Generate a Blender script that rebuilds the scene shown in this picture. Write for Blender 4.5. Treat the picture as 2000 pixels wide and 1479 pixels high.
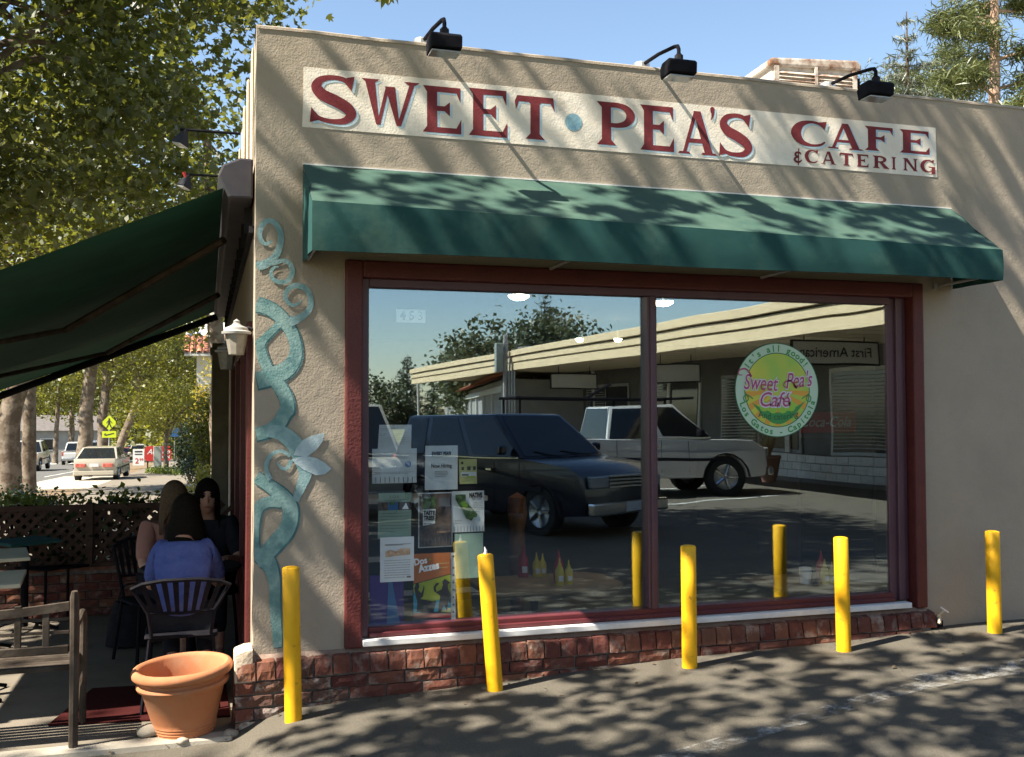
import bpy, bmesh, math, random
import numpy as np
from mathutils import Vector, Matrix, noise as mnoise
for _o in list(bpy.data.objects): bpy.data.objects.remove(_o, do_unlink=True)
S = bpy.context.scene
C = S.collection
R = math.radians
random.seed(7)
rng = np.random.default_rng(7)

# ---------------------------------------------------------------- camera
CAM = Vector((-0.2638, -5.9456, 1.8)); YAW, PITCH, ROLL, FPX = .2967, .032, -.0023, 1950.0
FW = Vector((math.sin(YAW)*math.cos(PITCH), math.cos(YAW)*math.cos(PITCH), math.sin(PITCH)))
_r = Vector((math.cos(YAW), -math.sin(YAW), 0)); _u = _r.cross(FW)
RT = math.cos(ROLL)*_r + math.sin(ROLL)*_u
UP = -math.sin(ROLL)*_r + math.cos(ROLL)*_u
cd = bpy.data.cameras.new('camera'); cam = bpy.data.objects.new('camera', cd); C.objects.link(cam)
cd.sensor_width = 36; cd.lens = FPX*36/2000; cd.clip_start = .05; cd.clip_end = 3000
m4 = Matrix((RT, UP, -FW)).transposed().to_4x4(); m4.translation = CAM
cam.matrix_world = m4
S.camera = cam
# ---------------------------------------------------------------- sky, sun, exposure
SUN = Vector((-4.1, -1.0, 5.0)).normalized()
SELEV = math.asin(SUN.z); SAZ = math.atan2(SUN.x, SUN.y)
w = bpy.data.worlds.new('World'); S.world = w; w.use_nodes = True
nt = w.node_tree; bg = nt.nodes['Background']
sky = nt.nodes.new('ShaderNodeTexSky'); sky.sky_type = 'NISHITA'; sky.sun_disc = False
sky.sun_elevation = SELEV; sky.sun_rotation = SAZ
sky.air_density = 1.0; sky.dust_density = .08; sky.ozone_density = 1.0; sky.air_density = 1.15
nt.links.new(sky.outputs[0], bg.inputs[0]); bg.inputs[1].default_value = .07
sd = bpy.data.lights.new('sun', 'SUN'); sd.energy = 5.0; sd.angle = R(.53); sd.color = (1, .93, .80)
so = bpy.data.objects.new('sun', sd); C.objects.link(so)
so.rotation_euler = SUN.to_track_quat('Z', 'Y').to_euler(); so.location = SUN*40
S.view_settings.view_transform = 'Standard'; S.view_settings.look = 'None'
S.view_settings.gamma = 1; S.view_settings.use_curve_mapping = False
S.view_settings.exposure = 1.66

# ---------------------------------------------------------------- projection helpers (photo pixel + a known plane -> point in the place)
def ray(px, py):
    px = float(px); py = float(py)
    return FW + (px-1000)/FPX*RT - (py-739.5)/FPX*UP
def fy(px, py, y=0.0):
    d = ray(px, py); return CAM + d*((y-CAM.y)/d.y)
def fz(px, py, z=0.0):
    d = ray(px, py); return CAM + d*((z-CAM.z)/d.z)
def fd(px, py, dep): return CAM + ray(px, py)*float(dep)

_gx = [-60, -1.6, -.4, -.12, .02, .2, 1.37, 2.6, 3.7, 4.93, 8, 14, 60]
_gz = [-.06, -.035, -.025, -.015, .05, .1, .158, .205, .232, .264, .28, .25, .2]
def alley_z(x, y=0.0):
    t = min(1.0, max(0.0, (-y-1.2)/5.0)); t = t*t*(3-2*t)
    return float(np.interp(x, _gx, _gz))*(1-t) + .09*t
def street_z(y): return -.034*max(0.0, y-8) - .0 if y < 400 else -.034*392

# ---------------------------------------------------------------- mesh builder
class MB:
    def __init__(s): s.v = []; s.f = []; s.mi = []; s.cur = 0
    def add(s, vs, fs):
        o = len(s.v); s.v += [tuple(p) for p in vs]
        for f in fs: s.f.append(tuple(i+o for i in f)); s.mi.append(s.cur)
        return s
    def box(s, x0, x1, y0, y1, z0, z1, M=None):
        vs = [Vector((x, y, z)) for z in (z0, z1) for y in (y0, y1) for x in (x0, x1)]
        if M is not None: vs = [M @ v for v in vs]
        return s.add(vs, [(0,2,3,1),(4,5,7,6),(0,1,5,4),(2,6,7,3),(0,4,6,2),(1,3,7,5)])
    def quad(s, a, b, c, d): return s.add([a, b, c, d], [(0,1,2,3)])
    def poly(s, pts): return s.add(pts, [tuple(range(len(pts)))])
    def prism(s, pts, axis, a, b, M=None):
        """2D polygon pts extruded along axis ('x','y','z') from a to b"""
        def P(p, t):
            q = {'x': (t, p[0], p[1]), 'y': (p[0], t, p[1]), 'z': (p[0], p[1], t)}[axis]
            q = Vector(q); return M @ q if M is not None else q
        n = len(pts); vs = [P(p, a) for p in pts] + [P(p, b) for p in pts]
        fs = [tuple(range(n))[::-1], tuple(range(n, 2*n))] + [(i, (i+1) % n, n+(i+1) % n, n+i) for i in range(n)]
        return s.add(vs, fs)
    def tube(s, pts, r, n=8, cap=True):
        pts = [Vector(p) for p in pts]; k = len(pts)
        rs = r if isinstance(r, (list, tuple)) else [r]*k
        vs = []; fs = []; ref = None
        for i, p in enumerate(pts):
            t = (pts[min(i+1, k-1)]-pts[max(i-1, 0)]).normalized()
            if ref is None:
                ref = Vector((0, 0, 1)) if abs(t.z) < .9 else Vector((1, 0, 0))
            a = t.cross(ref)
            if a.length < 1e-5: a = t.cross(Vector((0, 1, 0)))
            a.normalize(); b = a.cross(t).normalized(); ref = b
            for j in range(n):
                an = 2*math.pi*j/n; vs.append(p + (a*math.cos(an)+b*math.sin(an))*rs[i])
        for i in range(k-1):
            for j in range(n):
                fs.append((i*n+j, i*n+(j+1) % n, (i+1)*n+(j+1) % n, (i+1)*n+j))
        if cap: fs += [tuple(range(n))[::-1], tuple(range((k-1)*n, k*n))]
        return s.add(vs, fs)
    def lathe(s, prof, n=24, M=None, closed=False):
        """prof: list of (radius, z)"""
        vs = []; fs = []
        for (r, z) in prof:
            for j in range(n):
                an = 2*math.pi*j/n; v = Vector((r*math.cos(an), r*math.sin(an), z)); vs.append(M @ v if M is not None else v)
        k = len(prof); rngk = range(k) if closed else range(k-1)
        for i in rngk:
            for j in range(n):
                a, b = i*n, ((i+1) % k)*n
                fs.append((a+j, a+(j+1) % n, b+(j+1) % n, b+j))
        if not closed:
            if prof[0][0] > 1e-4: fs.append(tuple(range(n))[::-1])
            if prof[-1][0] > 1e-4: fs.append(tuple(range((k-1)*n, k*n)))
        return s.add(vs, fs)
    def ribbon(s, cen, wid, nrm=(0, -1, 0)):
        """flat ribbon of varying width along centre points in the plane with normal nrm"""
        nrm = Vector(nrm); cen = [Vector(p) for p in cen]; k = len(cen); vs = []
        for i, p in enumerate(cen):
            t = (cen[min(i+1, k-1)]-cen[max(i-1, 0)]).normalized(); a = t.cross(nrm).normalized()*(wid[i]/2)
            vs += [p-a, p+a]
        return s.add(vs, [(2*i, 2*i+1, 2*i+3, 2*i+2) for i in range(k-1)])
    def grid(s, fn, nu, nv):
        vs = [fn(i/nu, j/nv) for j in range(nv+1) for i in range(nu+1)]
        return s.add(vs, [(j*(nu+1)+i, j*(nu+1)+i+1, (j+1)*(nu+1)+i+1, (j+1)*(nu+1)+i) for j in range(nv) for i in range(nu)])
    def mesh(s, name, mats, bevel=0, seg=1, smooth=False, weld=False, fixn=True):
        me = bpy.data.meshes.new(name); me.from_pydata(s.v, [], s.f)
        for m in (mats if isinstance(mats, (list, tuple)) else [mats]): me.materials.append(m)
        if any(s.mi): me.polygons.foreach_set('material_index', s.mi)
        bm = bmesh.new(); bm.from_mesh(me)
        if weld: bmesh.ops.remove_doubles(bm, verts=bm.verts, dist=1e-5)
        if fixn: bmesh.ops.recalc_face_normals(bm, faces=bm.faces)
        if bevel:
            ed = [e for e in bm.edges if len(e.link_faces) == 2 and e.calc_face_angle(0) > R(28)]
            bmesh.ops.bevel(bm, geom=ed, offset=bevel, segments=seg, profile=.6, affect='EDGES', clamp_overlap=True)
        bm.to_mesh(me); bm.free()
        if smooth:
            me.polygons.foreach_set('use_smooth', [True]*len(me.polygons))
            try: me.set_sharp_from_angle(angle=R(40))
            except Exception: pass
        me.update(); return me
    def build(s, name, mats, parent=None, **kw):
        return link(name, s.mesh(name, mats, **kw), parent)

def link(name, me, parent=None, loc=None, rot=None):
    o = bpy.data.objects.new(name, me); C.objects.link(o)
    if parent is not None: o.parent = parent
    if loc is not None: o.location = loc
    if rot is not None: o.rotation_euler = rot
    return o
def tag(o, label, cat, group=None):
    o['label'] = label; o['category'] = cat
    if group: o['group'] = group
    return o
def thing(name, label, cat, loc=(0, 0, 0), rz=0.0, group=None):
    o = bpy.data.objects.new(name, None); C.objects.link(o); o.location = loc; o.rotation_euler = (0, 0, rz)
    o.empty_display_size = .1
    return tag(o, label, cat, group)
def struct(o, kind='structure'): o['kind'] = kind; return o
def copy_tree(o, parent=None):
    c = o.copy(); C.objects.link(c)
    if parent is not None: c.parent = parent
    for ch in list(o.children): copy_tree(ch, c)
    return c
def relabel(o, label, group=None):
    o['label'] = label
    if group: o['group'] = group
def smooth_path(pts, n=6):
    """Catmull-Rom through the given tuples (any dimension)"""
    P = np.array([pts[0]]+list(pts)+[pts[-1]], float); out = []
    for i in range(1, len(P)-2):
        a, b, c, d = P[i-1], P[i], P[i+1], P[i+2]
        for t in np.linspace(0, 1, n, endpoint=False):
            out.append(.5*((2*b)+(c-a)*t+(2*a-5*b+4*c-d)*t*t+(3*b-a-3*c+d)*t**3))
    out.append(P[-2]); return np.array(out)

# ---------------------------------------------------------------- materials
def M(name, col, rough=.6, col2=None, scale=4., detail=4., lo=.38, hi=.62, bump=0., bscale=40., bdet=5., dist=.01, metal=0., spec=.4,
      objvar=0., island=False, stain=None, coat=0., bump2=0., b2scale=6.):
    m = bpy.data.materials.new(name); m.use_nodes = True; t = m.node_tree; N = t.nodes; L = t.links
    b = N['Principled BSDF']; b.inputs['Roughness'].default_value = rough; b.inputs['Metallic'].default_value = metal
    b.inputs['Specular IOR Level'].default_value = spec; b.inputs['Coat Weight'].default_value = coat
    b.inputs['Base Color'].default_value = (*col, 1)
    tc = N.new('ShaderNodeTexCoord'); vec = tc.outputs['Object']
    oi = N.new('ShaderNodeObjectInfo')
    ad = N.new('ShaderNodeVectorMath'); ad.operation = 'ADD'; sc = N.new('ShaderNodeVectorMath'); sc.operation = 'SCALE'
    cmb = N.new('ShaderNodeCombineXYZ')
    for k in range(3): L.new(oi.outputs['Random'], cmb.inputs[k])
    L.new(cmb.outputs[0], sc.inputs[0]); sc.inputs['Scale'].default_value = 37.0
    L.new(vec, ad.inputs[0]); L.new(sc.outputs[0], ad.inputs[1]); vec = ad.outputs[0]
    cur = None
    if col2 is not None:
        n = N.new('ShaderNodeTexNoise'); n.inputs['Scale'].default_value = scale; n.inputs['Detail'].default_value = detail
        n.inputs['Roughness'].default_value = .62
        L.new(vec, n.inputs['Vector'])
        rp = N.new('ShaderNodeMapRange'); rp.inputs['From Min'].default_value = lo; rp.inputs['From Max'].default_value = hi; rp.clamp = True
        L.new(n.outputs['Fac'], rp.inputs['Value'])
        mx = N.new('ShaderNodeMix'); mx.data_type = 'RGBA'; mx.inputs['A'].default_value = (*col, 1); mx.inputs['B'].default_value = (*col2, 1)
        L.new(rp.outputs[0], mx.inputs['Factor']); cur = mx.outputs['Result']
    if stain is not None:   # (colour, scale, lo, hi)
        n = N.new('ShaderNodeTexNoise'); n.inputs['Scale'].default_value = stain[1]; n.inputs['Detail'].default_value = 7
        n.inputs['Roughness'].default_value = .7; L.new(vec, n.inputs['Vector'])
        rp = N.new('ShaderNodeMapRange'); rp.inputs['From Min'].default_value = stain[2]; rp.inputs['From Max'].default_value = stain[3]; rp.clamp = True
        L.new(n.outputs['Fac'], rp.inputs['Value'])
        mx = N.new('ShaderNodeMix'); mx.data_type = 'RGBA'; mx.inputs['B'].default_value = (*stain[0], 1)
        if cur is not None: L.new(cur, mx.inputs['A'])
        else: mx.inputs['A'].default_value = (*col, 1)
        L.new(rp.outputs[0], mx.inputs['Factor']); cur = mx.outputs['Result']
    if objvar or island:
        hs = N.new('ShaderNodeHueSaturation')
        if cur is not None: L.new(cur, hs.inputs['Color'])
        else: hs.inputs['Color'].default_value = (*col, 1)
        src = oi.outputs['Random']
        if island: src = N.new('ShaderNodeNewGeometry').outputs['Random Per Island']
        rp = N.new('ShaderNodeMapRange'); rp.inputs['To Min'].default_value = 1-(objvar or .3); rp.inputs['To Max'].default_value = 1+(objvar or .3)
        L.new(src, rp.inputs['Value']); L.new(rp.outputs[0], hs.inputs['Value'])
        rp2 = N.new('ShaderNodeMapRange'); rp2.inputs['To Min'].default_value = .5-.012*(objvar or .3)/.3; rp2.inputs['To Max'].default_value = .5+.012*(objvar or .3)/.3
        L.new(src, rp2.inputs['Value']); L.new(rp2.outputs[0], hs.inputs['Hue']); cur = hs.outputs[0]
    if cur is not None: L.new(cur, b.inputs['Base Color'])
    if bump:
        n = N.new('ShaderNodeTexNoise'); n.inputs['Scale'].default_value = bscale; n.inputs['Detail'].default_value = bdet
        L.new(vec, n.inputs['Vector'])
        bp = N.new('ShaderNodeBump'); bp.inputs['Strength'].default_value = bump; bp.inputs['Distance'].default_value = dist
        L.new(n.outputs['Fac'], bp.inputs['Height'])
        if bump2:
            n2 = N.new('ShaderNodeTexNoise'); n2.inputs['Scale'].default_value = b2scale; n2.inputs['Detail'].default_value = 3
            L.new(vec, n2.inputs['Vector'])
            bp2 = N.new('ShaderNodeBump'); bp2.inputs['Strength'].default_value = bump2; bp2.inputs['Distance'].default_value = dist*4
            L.new(n2.outputs['Fac'], bp2.inputs['Height']); L.new(bp2.outputs[0], bp.inputs['Normal'])
        L.new(bp.outputs[0], b.inputs['Normal'])
    return m
def emis(name, col, st):
    m = M(name, col); b = m.node_tree.nodes['Principled BSDF']
    b.inputs['Emission Color'].default_value = (*col, 1); b.inputs['Emission Strength'].default_value = st; return m
def leafmat(name, dark, light, trans, tw=.35, rough=.45):
    m = bpy.data.materials.new(name); m.use_nodes = True; t = m.node_tree; N = t.nodes; L = t.links
    b = N['Principled BSDF']; b.inputs['Roughness'].default_value = rough; b.inputs['Specular IOR Level'].default_value = .45
    g = N.new('ShaderNodeNewGeometry'); mx = N.new('ShaderNodeMix'); mx.data_type = 'RGBA'
    mx.inputs['A'].default_value = (*dark, 1); mx.inputs['B'].default_value = (*light, 1)
    L.new(g.outputs['Random Per Island'], mx.inputs['Factor']); L.new(mx.outputs['Result'], b.inputs['Base Color'])
    tr = N.new('ShaderNodeBsdfTranslucent'); tr.inputs['Color'].default_value = (*trans, 1)
    ms = N.new('ShaderNodeMixShader'); ms.inputs[0].default_value = tw
    L.new(b.outputs[0], ms.inputs[1]); L.new(tr.outputs[0], ms.inputs[2])
    L.new(ms.outputs[0], N['Material Output'].inputs['Surface']); return m
def glassmat(name, refl, tint, wave=.0, rough=0.0):
    m = bpy.data.materials.new(name); m.use_nodes = True; t = m.node_tree; N = t.nodes; L = t.links
    N.remove(N['Principled BSDF'])
    tr = N.new('ShaderNodeBsdfTransparent'); tr.inputs[0].default_value = (*tint, 1)
    gl = N.new('ShaderNodeBsdfGlossy'); gl.inputs['Roughness'].default_value = rough; gl.inputs['Color'].default_value = (.74, .89, 1, 1)
    lw = N.new('ShaderNodeLayerWeight'); lw.inputs['Blend'].default_value = .25
    mr = N.new('ShaderNodeMapRange'); mr.inputs['To Min'].default_value = refl; mr.inputs['To Max'].default_value = min(1, refl+.6)
    L.new(lw.outputs['Facing'], mr.inputs['Value'])
    pw = N.new('ShaderNodeMath'); pw.operation = 'POWER'; pw.inputs[1].default_value = 3.0
    L.new(lw.outputs['Facing'], pw.inputs[0]); L.new(pw.outputs[0], mr.inputs['Value'])
    ms = N.new('ShaderNodeMixShader'); L.new(mr.outputs[0], ms.inputs[0]); L.new(tr.outputs[0], ms.inputs[1]); L.new(gl.outputs[0], ms.inputs[2])
    if wave:
        tc = N.new('ShaderNodeTexCoord'); n = N.new('ShaderNodeTexNoise'); n.inputs['Scale'].default_value = 1.1; n.inputs['Detail'].default_value = 1
        mp = N.new('ShaderNodeMapping'); mp.inputs['Scale'].default_value = (1.2, 1, 1)
        L.new(tc.outputs['Object'], mp.inputs['Vector']); L.new(mp.outputs[0], n.inputs['Vector'])
        bp = N.new('ShaderNodeBump'); bp.inputs['Strength'].default_value = 1; bp.inputs['Distance'].default_value = wave
        L.new(n.outputs['Fac'], bp.inputs['Height']); L.new(bp.outputs[0], gl.inputs['Normal'])
    L.new(ms.outputs[0], N['Material Output'].inputs['Surface']); return m

K = {}
K['stucco'] = M('stucco', (.335, .282, .222), .92, (.38, .32, .252), 2.2, 5, .35, .65, bump=.42, bscale=90, bdet=7, dist=.006, spec=.08, bump2=.16, b2scale=13, stain=((.30, .255, .19), 1.1, .54, .76))
K['stucco_white'] = M('painted_plaster', (.74, .66, .55), .85, (.80, .73, .63), 5, 4, bump=.3, bscale=85, dist=.0055, spec=.2, bump2=.12, b2scale=16, stain=((.58, .5, .4), 3, .6, .75))
K['letter_red'] = M('letter_red', (.165, .024, .03), .75, (.20, .034, .038), 9, 4, bump=.28, bscale=85, dist=.0055, spec=.25)
K['letter_blue'] = M('letter_shadow_paint', (.40, .52, .60), .8, (.5, .62, .68), 7, 3, bump=.28, bscale=85, dist=.0055)
K['dot_blue'] = M('dot_paint', (.17, .33, .42), .8, (.28, .46, .52), 14, 3, bump=.28, bscale=85, dist=.0055)
K['vine'] = M('vine_paint', (.13, .25, .245), .85, (.26, .385, .365), 9, 5, .38, .62, bump=.4, bscale=85, dist=.0055, spec=.2, stain=((.07, .17, .19), 6, .54, .72))
K['vine_light'] = M('vine_leaf_paint', (.38, .48, .51), .8, (.50, .59, .62), 9, 5, .4, .6, bump=.4, bscale=85, dist=.0055, spec=.2, stain=((.2, .34, .38), 9, .55, .7))
K['vine_pale'] = M('vine_tendril_paint', (.18, .31, .32), .85, (.30, .42, .42), 9, 5, .4, .6, bump=.4, bscale=85, dist=.0055, spec=.2, stain=((.09, .23, .27), 9, .55, .7))
K['trim_red'] = M('trim_red', (.088, .015, .013), .55, (.11, .02, .017), 6, 4, bump=.6, bscale=60, dist=.006, spec=.45)
K['frame_red'] = M('frame_red', (.09, .014, .018), .45, (.11, .02, .022), 3, 3, spec=.5, bump=.05, bscale=90)
K['mullion'] = M('mullion_paint', (.085, .036, .05), .45, (.10, .045, .058), 3, 3, spec=.5)
K['white_paint'] = M('white_paint', (.75, .74, .72), .5, (.66, .64, .62), 8, 5, spec=.4, bump=.1, bscale=60)
K['canvas'] = M('green_canvas', (.013, .056, .054), .85, (.02, .07, .064), 3, 5, .35, .65, bump=.25, bscale=220, dist=.003, spec=.2, bump2=.2, b2scale=7, stain=((.07, .125, .095), 2.2, .5, .85))
K['canvas_under'] = M('dark_green_canvas', (.014, .075, .05), .9, (.02, .095, .062), 2, 4, bump=.2, bscale=200, dist=.003, spec=.15, bump2=.3, b2scale=1.3)
K['metal_dark'] = M('dark_metal', (.022, .022, .028), .7, (.03, .028, .03), 9, 4, spec=.1)
K['metal_black'] = M('black_metal', (.007, .007, .010), .7, (.013, .012, .015), 12, 3, spec=.06)
K['cassette'] = M('cassette_metal', (.045, .04, .052), .6, (.06, .055, .06), 4, 4, spec=.25)
K['galv'] = M('galvanised', (.4, .4, .4), .4, (.5, .5, .48), 10, 4, metal=.6)
K['yellow'] = M('yellow_paint', (.80, .40, .008), .5, (.86, .45, .012), 6, 5, spec=.3, bump=.25, bscale=35, dist=.004, stain=((.42, .22, .02), 14, .60, .68))
K['brick'] = M('brick_clay', (.17, .062, .04), .88, (.115, .045, .034), 12, 5, .35, .65, bump=.7, bscale=38, dist=.008, spec=.2, objvar=.28, stain=((.30, .24, .2), 7, .52, .72))
K['brick_old'] = M('brick_weathered', (.15, .08, .06), .92, (.11, .065, .05), 14, 5, .35, .65, bump=1., bscale=30, dist=.014, spec=.15, objvar=.3, stain=((.40, .35, .31), 9, .5, .66))
K['mortar'] = M('mortar', (.22, .19, .165), .95, (.13, .11, .1), 20, 5, bump=.6, bscale=60, dist=.008, spec=.1)
K['plaster'] = M('cream_plaster', (.62, .52, .39), .9, (.5, .4, .3), 12, 5, bump=.6, bscale=45, dist=.01, spec=.2)
K['terracotta'] = M('terracotta', (.41, .155, .066), .8, (.46, .19, .088), 3, 5, .35, .65, bump=.2, bscale=60, dist=.004, spec=.25, stain=((.40, .22, .13), 5, .5, .75))
K['asphalt'] = M('asphalt', (.092, .081, .064), .9, (.128, .112, .088), 130, 3, .4, .6, bump=.7, bscale=170, bdet=3, dist=.008, spec=.2, bump2=.25, b2scale=3, stain=((.06, .057, .052), 1.3, .55, .7))
K['road'] = M('road_asphalt', (.10, .095, .09), .9, (.13, .125, .115), 3, 5, spec=.2)
K['concrete'] = M('concrete', (.165, .14, .108), .9, (.205, .175, .138), 3, 6, .35, .65, bump=.3, bscale=90, dist=.004, spec=.2, stain=((.12, .10, .078), 4, .55, .75))
K['concrete_pale'] = M('pale_concrete', (.36, .32, .26), .9, (.42, .37, .3), 5, 6, bump=.3, bscale=80, dist=.005, spec=.2, stain=((.3, .26, .2), 8, .58, .75))
K['soil'] = M('soil', (.16, .115, .075), .95, (.22, .16, .1), 6, 6, bump=.6, bscale=40, dist=.02, spec=.1)
K['dry_grass'] = M('dry_grass', (.22, .18, .09), .95, (.14, .15, .06), 1.2, 5, spec=.1)
K['mat_red'] = M('red_mat', (.055, .010, .009), .95, (.04, .008, .008), 60, 3, bump=.4, bscale=200, dist=.004, spec=.1)
K['rock'] = M('river_rock', (.36, .31, .24), .85, (.28, .24, .19), 8, 5, bump=.3, bscale=30, dist=.006)
K['bark'] = M('sycamore_bark', (.115, .085, .06), .9, (.20, .16, .12), 3.5, 5, .45, .55, bump=.5, bscale=14, dist=.03, spec=.15, stain=((.12, .095, .07), 4, .55, .68))
K['bark_dark'] = M('dark_bark', (.10, .075, .055), .92, (.14, .105, .08), 5, 5, bump=.7, bscale=14, dist=.03, spec=.1)
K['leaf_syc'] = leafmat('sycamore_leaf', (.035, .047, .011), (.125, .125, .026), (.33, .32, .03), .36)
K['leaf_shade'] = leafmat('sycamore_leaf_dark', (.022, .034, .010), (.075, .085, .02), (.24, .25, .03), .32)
K['leaf_yel'] = leafmat('yellow_green_leaf', (.12, .13, .02), (.27, .25, .045), (.38, .36, .05), .35)
K['leaf_gold'] = leafmat('golden_leaf', (.22, .18, .02), (.42, .33, .04), (.5, .4, .05), .35)
K['leaf_hedge'] = leafmat('hedge_leaf', (.015, .03, .012), (.035, .055, .02), (.05, .09, .02), .15)
K['leaf_olive'] = leafmat('olive_leaf', (.07, .085, .045), (.13, .14, .07), (.14, .16, .06), .2)
K['needle'] = leafmat('conifer_needle', (.06, .08, .03), (.16, .17, .06), (.16, .18, .05), .2)
K['needle_blue'] = leafmat('cedar_needle', (.10, .12, .09), (.19, .20, .14), (.15, .17, .1), .15)
K['fern'] = leafmat('low_plant_leaf', (.08, .11, .025), (.2, .24, .05), (.3, .36, .05), .3)
K['glass'] = glassmat('shop_glass', .225, (.97, .985, .98), wave=.0016)
K['glass_dark'] = M('dark_window_glass', (.012, .013, .015), .08, spec=.6)
K['car_glass'] = M('car_glass', (.010, .012, .014), .06, spec=.4)
K['rubber'] = M('tyre_rubber', (.018, .018, .018), .85)
K['chrome'] = M('chrome', (.6, .6, .6), .15, metal=1.)
K['rim'] = M('alloy_rim', (.42, .42, .42), .3, metal=.8)
K['paint_navy'] = M('navy_car_paint', (.004, .006, .018), .3, spec=.45, coat=.3)
K['paint_white'] = M('white_car_paint', (.62, .6, .56), .3, spec=.5, coat=.6)
K['paint_beige'] = M('beige_car_paint', (.36, .32, .25), .3, spec=.5, coat=.6)
K['paint_silver'] = M('silver_car_paint', (.42, .40, .36), .3, spec=.5, coat=.6)
K['paint_red'] = M('red_car_paint', (.35, .03, .03), .3, spec=.5, coat=.6)
K['paint_blue'] = M('blue_car_paint', (.04, .07, .2), .3, spec=.5, coat=.6)
K['lamp_red'] = M('red_lens', (.38, .05, .04), .25, (.5, .14, .1), 12, 2, spec=.6)
K['lamp_clear'] = M('clear_lens', (.30, .30, .29), .15, spec=.7)
K['plate'] = M('number_plate', (.55, .55, .55), .5)
K['skin'] = M('skin', (.42, .22, .15), .55, (.46, .25, .17), 9, 3, spec=.35)
K['hair_dark'] = M('dark_hair', (.006, .005, .004), .75, (.011, .008, .006), 60, 3, bump=.6, bscale=90, dist=.01, spec=.08)
K['hair_blond'] = M('blond_hair', (.07, .045, .025), .7, (.11, .07, .04), 60, 3, bump=.6, bscale=90, dist=.01, spec=.15)
K['shirt_blue'] = M('blue_shirt', (.07, .095, .28), .85, (.09, .12, .32), 12, 4, bump=1., bscale=11, dist=.035, spec=.1)
K['shirt_peach'] = M('peach_shirt', (.32, .15, .115), .85, (.36, .18, .14), 8, 4, bump=.4, bscale=9, dist=.02, spec=.15)
K['cloth_black'] = M('black_cloth', (.014, .014, .018), .9, (.02, .02, .025), 20, 3, bump=.4, bscale=10, dist=.02, spec=.15)
K['shoe'] = M('dark_shoe', (.02, .018, .016), .6)
K['table_top'] = M('pale_table_top', (.58, .52, .38), .45, (.52, .46, .33), 4, 4, spec=.4)
K['wood_bench'] = M('weathered_wood', (.045, .033, .024), .85, (.078, .06, .046), 7, 5, .4, .6, bump=.5, bscale=30, dist=.006, spec=.2)
K['wood_post'] = M('old_post_wood', (.14, .115, .08), .85, (.2, .17, .12), 4, 5, bump=.4, bscale=20, dist=.008)
K['lattice'] = M('lattice_wood', (.06, .034, .024), .85, (.09, .05, .035), 6, 4, spec=.2)
K['paper'] = M('white_paper', (.86, .88, .90), .7, (.80, .82, .85), 6, 3)
K['paper_grey'] = M('grey_print', (.17, .18, .2), .7)
K['ink'] = M('black_print', (.03, .03, .035), .7)
K['ink_blue'] = M('blue_print', (.08, .22, .48), .7)
K['ink_brown'] = M('brown_print', (.3, .17, .1), .7, (.5, .38, .27), 30, 3)
K['print_green'] = M('green_print', (.16, .28, .10), .7, (.05, .08, .03), 28, 4)
K['print_photo'] = M('photo_print', (.05, .04, .045), .6, (.22, .15, .12), 12, 4)
K['print_purple'] = M('purple_paper', (.10, .035, .32), .7, (.07, .03, .22), 4, 3)
K['print_mint'] = M('mint_paper', (.42, .56, .46), .7)
K['print_yellow'] = M('yellow_paper', (.62, .6, .25), .7)
K['print_orange'] = M('orange_print', (.66, .2, .04), .6)
K['print_lime'] = M('lime_print', (.5, .58, .04), .6)
K['print_cyan'] = M('cyan_print', (.05, .4, .6), .6)
K['print_redp'] = M('red_print', (.5, .05, .04), .6)
K['decal_mint'] = M('decal_mint', (.50, .66, .52), .5)
K['decal_green'] = M('decal_green', (.06, .3, .08), .5)
K['decal_dark'] = M('decal_dark_green', (.03, .14, .06), .5)
K['decal_yel'] = M('decal_yellow', (.62, .6, .08), .5, (.36, .56, .10), 3, 2)
K['decal_or'] = M('decal_orange', (.72, .36, .06), .5)
K['decal_pink'] = M('decal_magenta', (.42, .08, .17), .5)
K['decal_lav'] = M('decal_lavender', (.68, .62, .76), .5)
K['decal_pea'] = M('decal_pea', (.32, .55, .07), .5)
K['cream'] = M('cream_paint', (.72, .56, .34), .7, (.66, .51, .31), 2, 4)
K['soffit'] = M('soffit_board', (.74, .60, .40), .8, (.80, .66, .45), 3, 4)
K['wall_grey'] = M('grey_wall', (.28, .27, .26), .85, (.34, .33, .31), 2, 4)
K['wall_dark'] = M('dark_storefront', (.075, .068, .058), .6, (.10, .09, .078), 2, 3)
K['wall_pale'] = M('pale_wall', (.6, .58, .52), .85, (.54, .52, .47), 2, 4)
K['wbrick'] = M('white_brick', (.55, .54, .5), .85, (.62, .6, .56), 8, 4, objvar=.12)
K['tile'] = M('clay_tile', (.40, .15, .075), .85, (.5, .22, .12), 6, 4, objvar=.25)
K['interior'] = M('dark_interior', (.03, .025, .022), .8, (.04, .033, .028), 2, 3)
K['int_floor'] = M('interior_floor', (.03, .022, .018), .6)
K['table_wood'] = M('cafe_table_wood', (.42, .28, .13), .45, (.36, .25, .13), 4, 3)
K['mustard'] = M('mustard_plastic', (.78, .6, .04), .4)
K['ketchup'] = M('ketchup_plastic', (.5, .02, .02), .4)
K['porcelain'] = M('porcelain', (.75, .75, .75), .3)
K['coke_red'] = M('cooler_red', (.5, .02, .02), .4)
K['rust_white'] = M('rusty_white_metal', (.62, .55, .47), .6, (.56, .49, .41), 4, 4, stain=((.20, .095, .05), 3.2, .46, .62))
K['sign_yellow'] = M('fluorescent_sign', (.62, .72, .03), .5)
K['sign_red'] = M('red_sign', (.5, .035, .03), .5)
K['sign_white'] = M('white_sign', (.75, .75, .72), .5)
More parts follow.
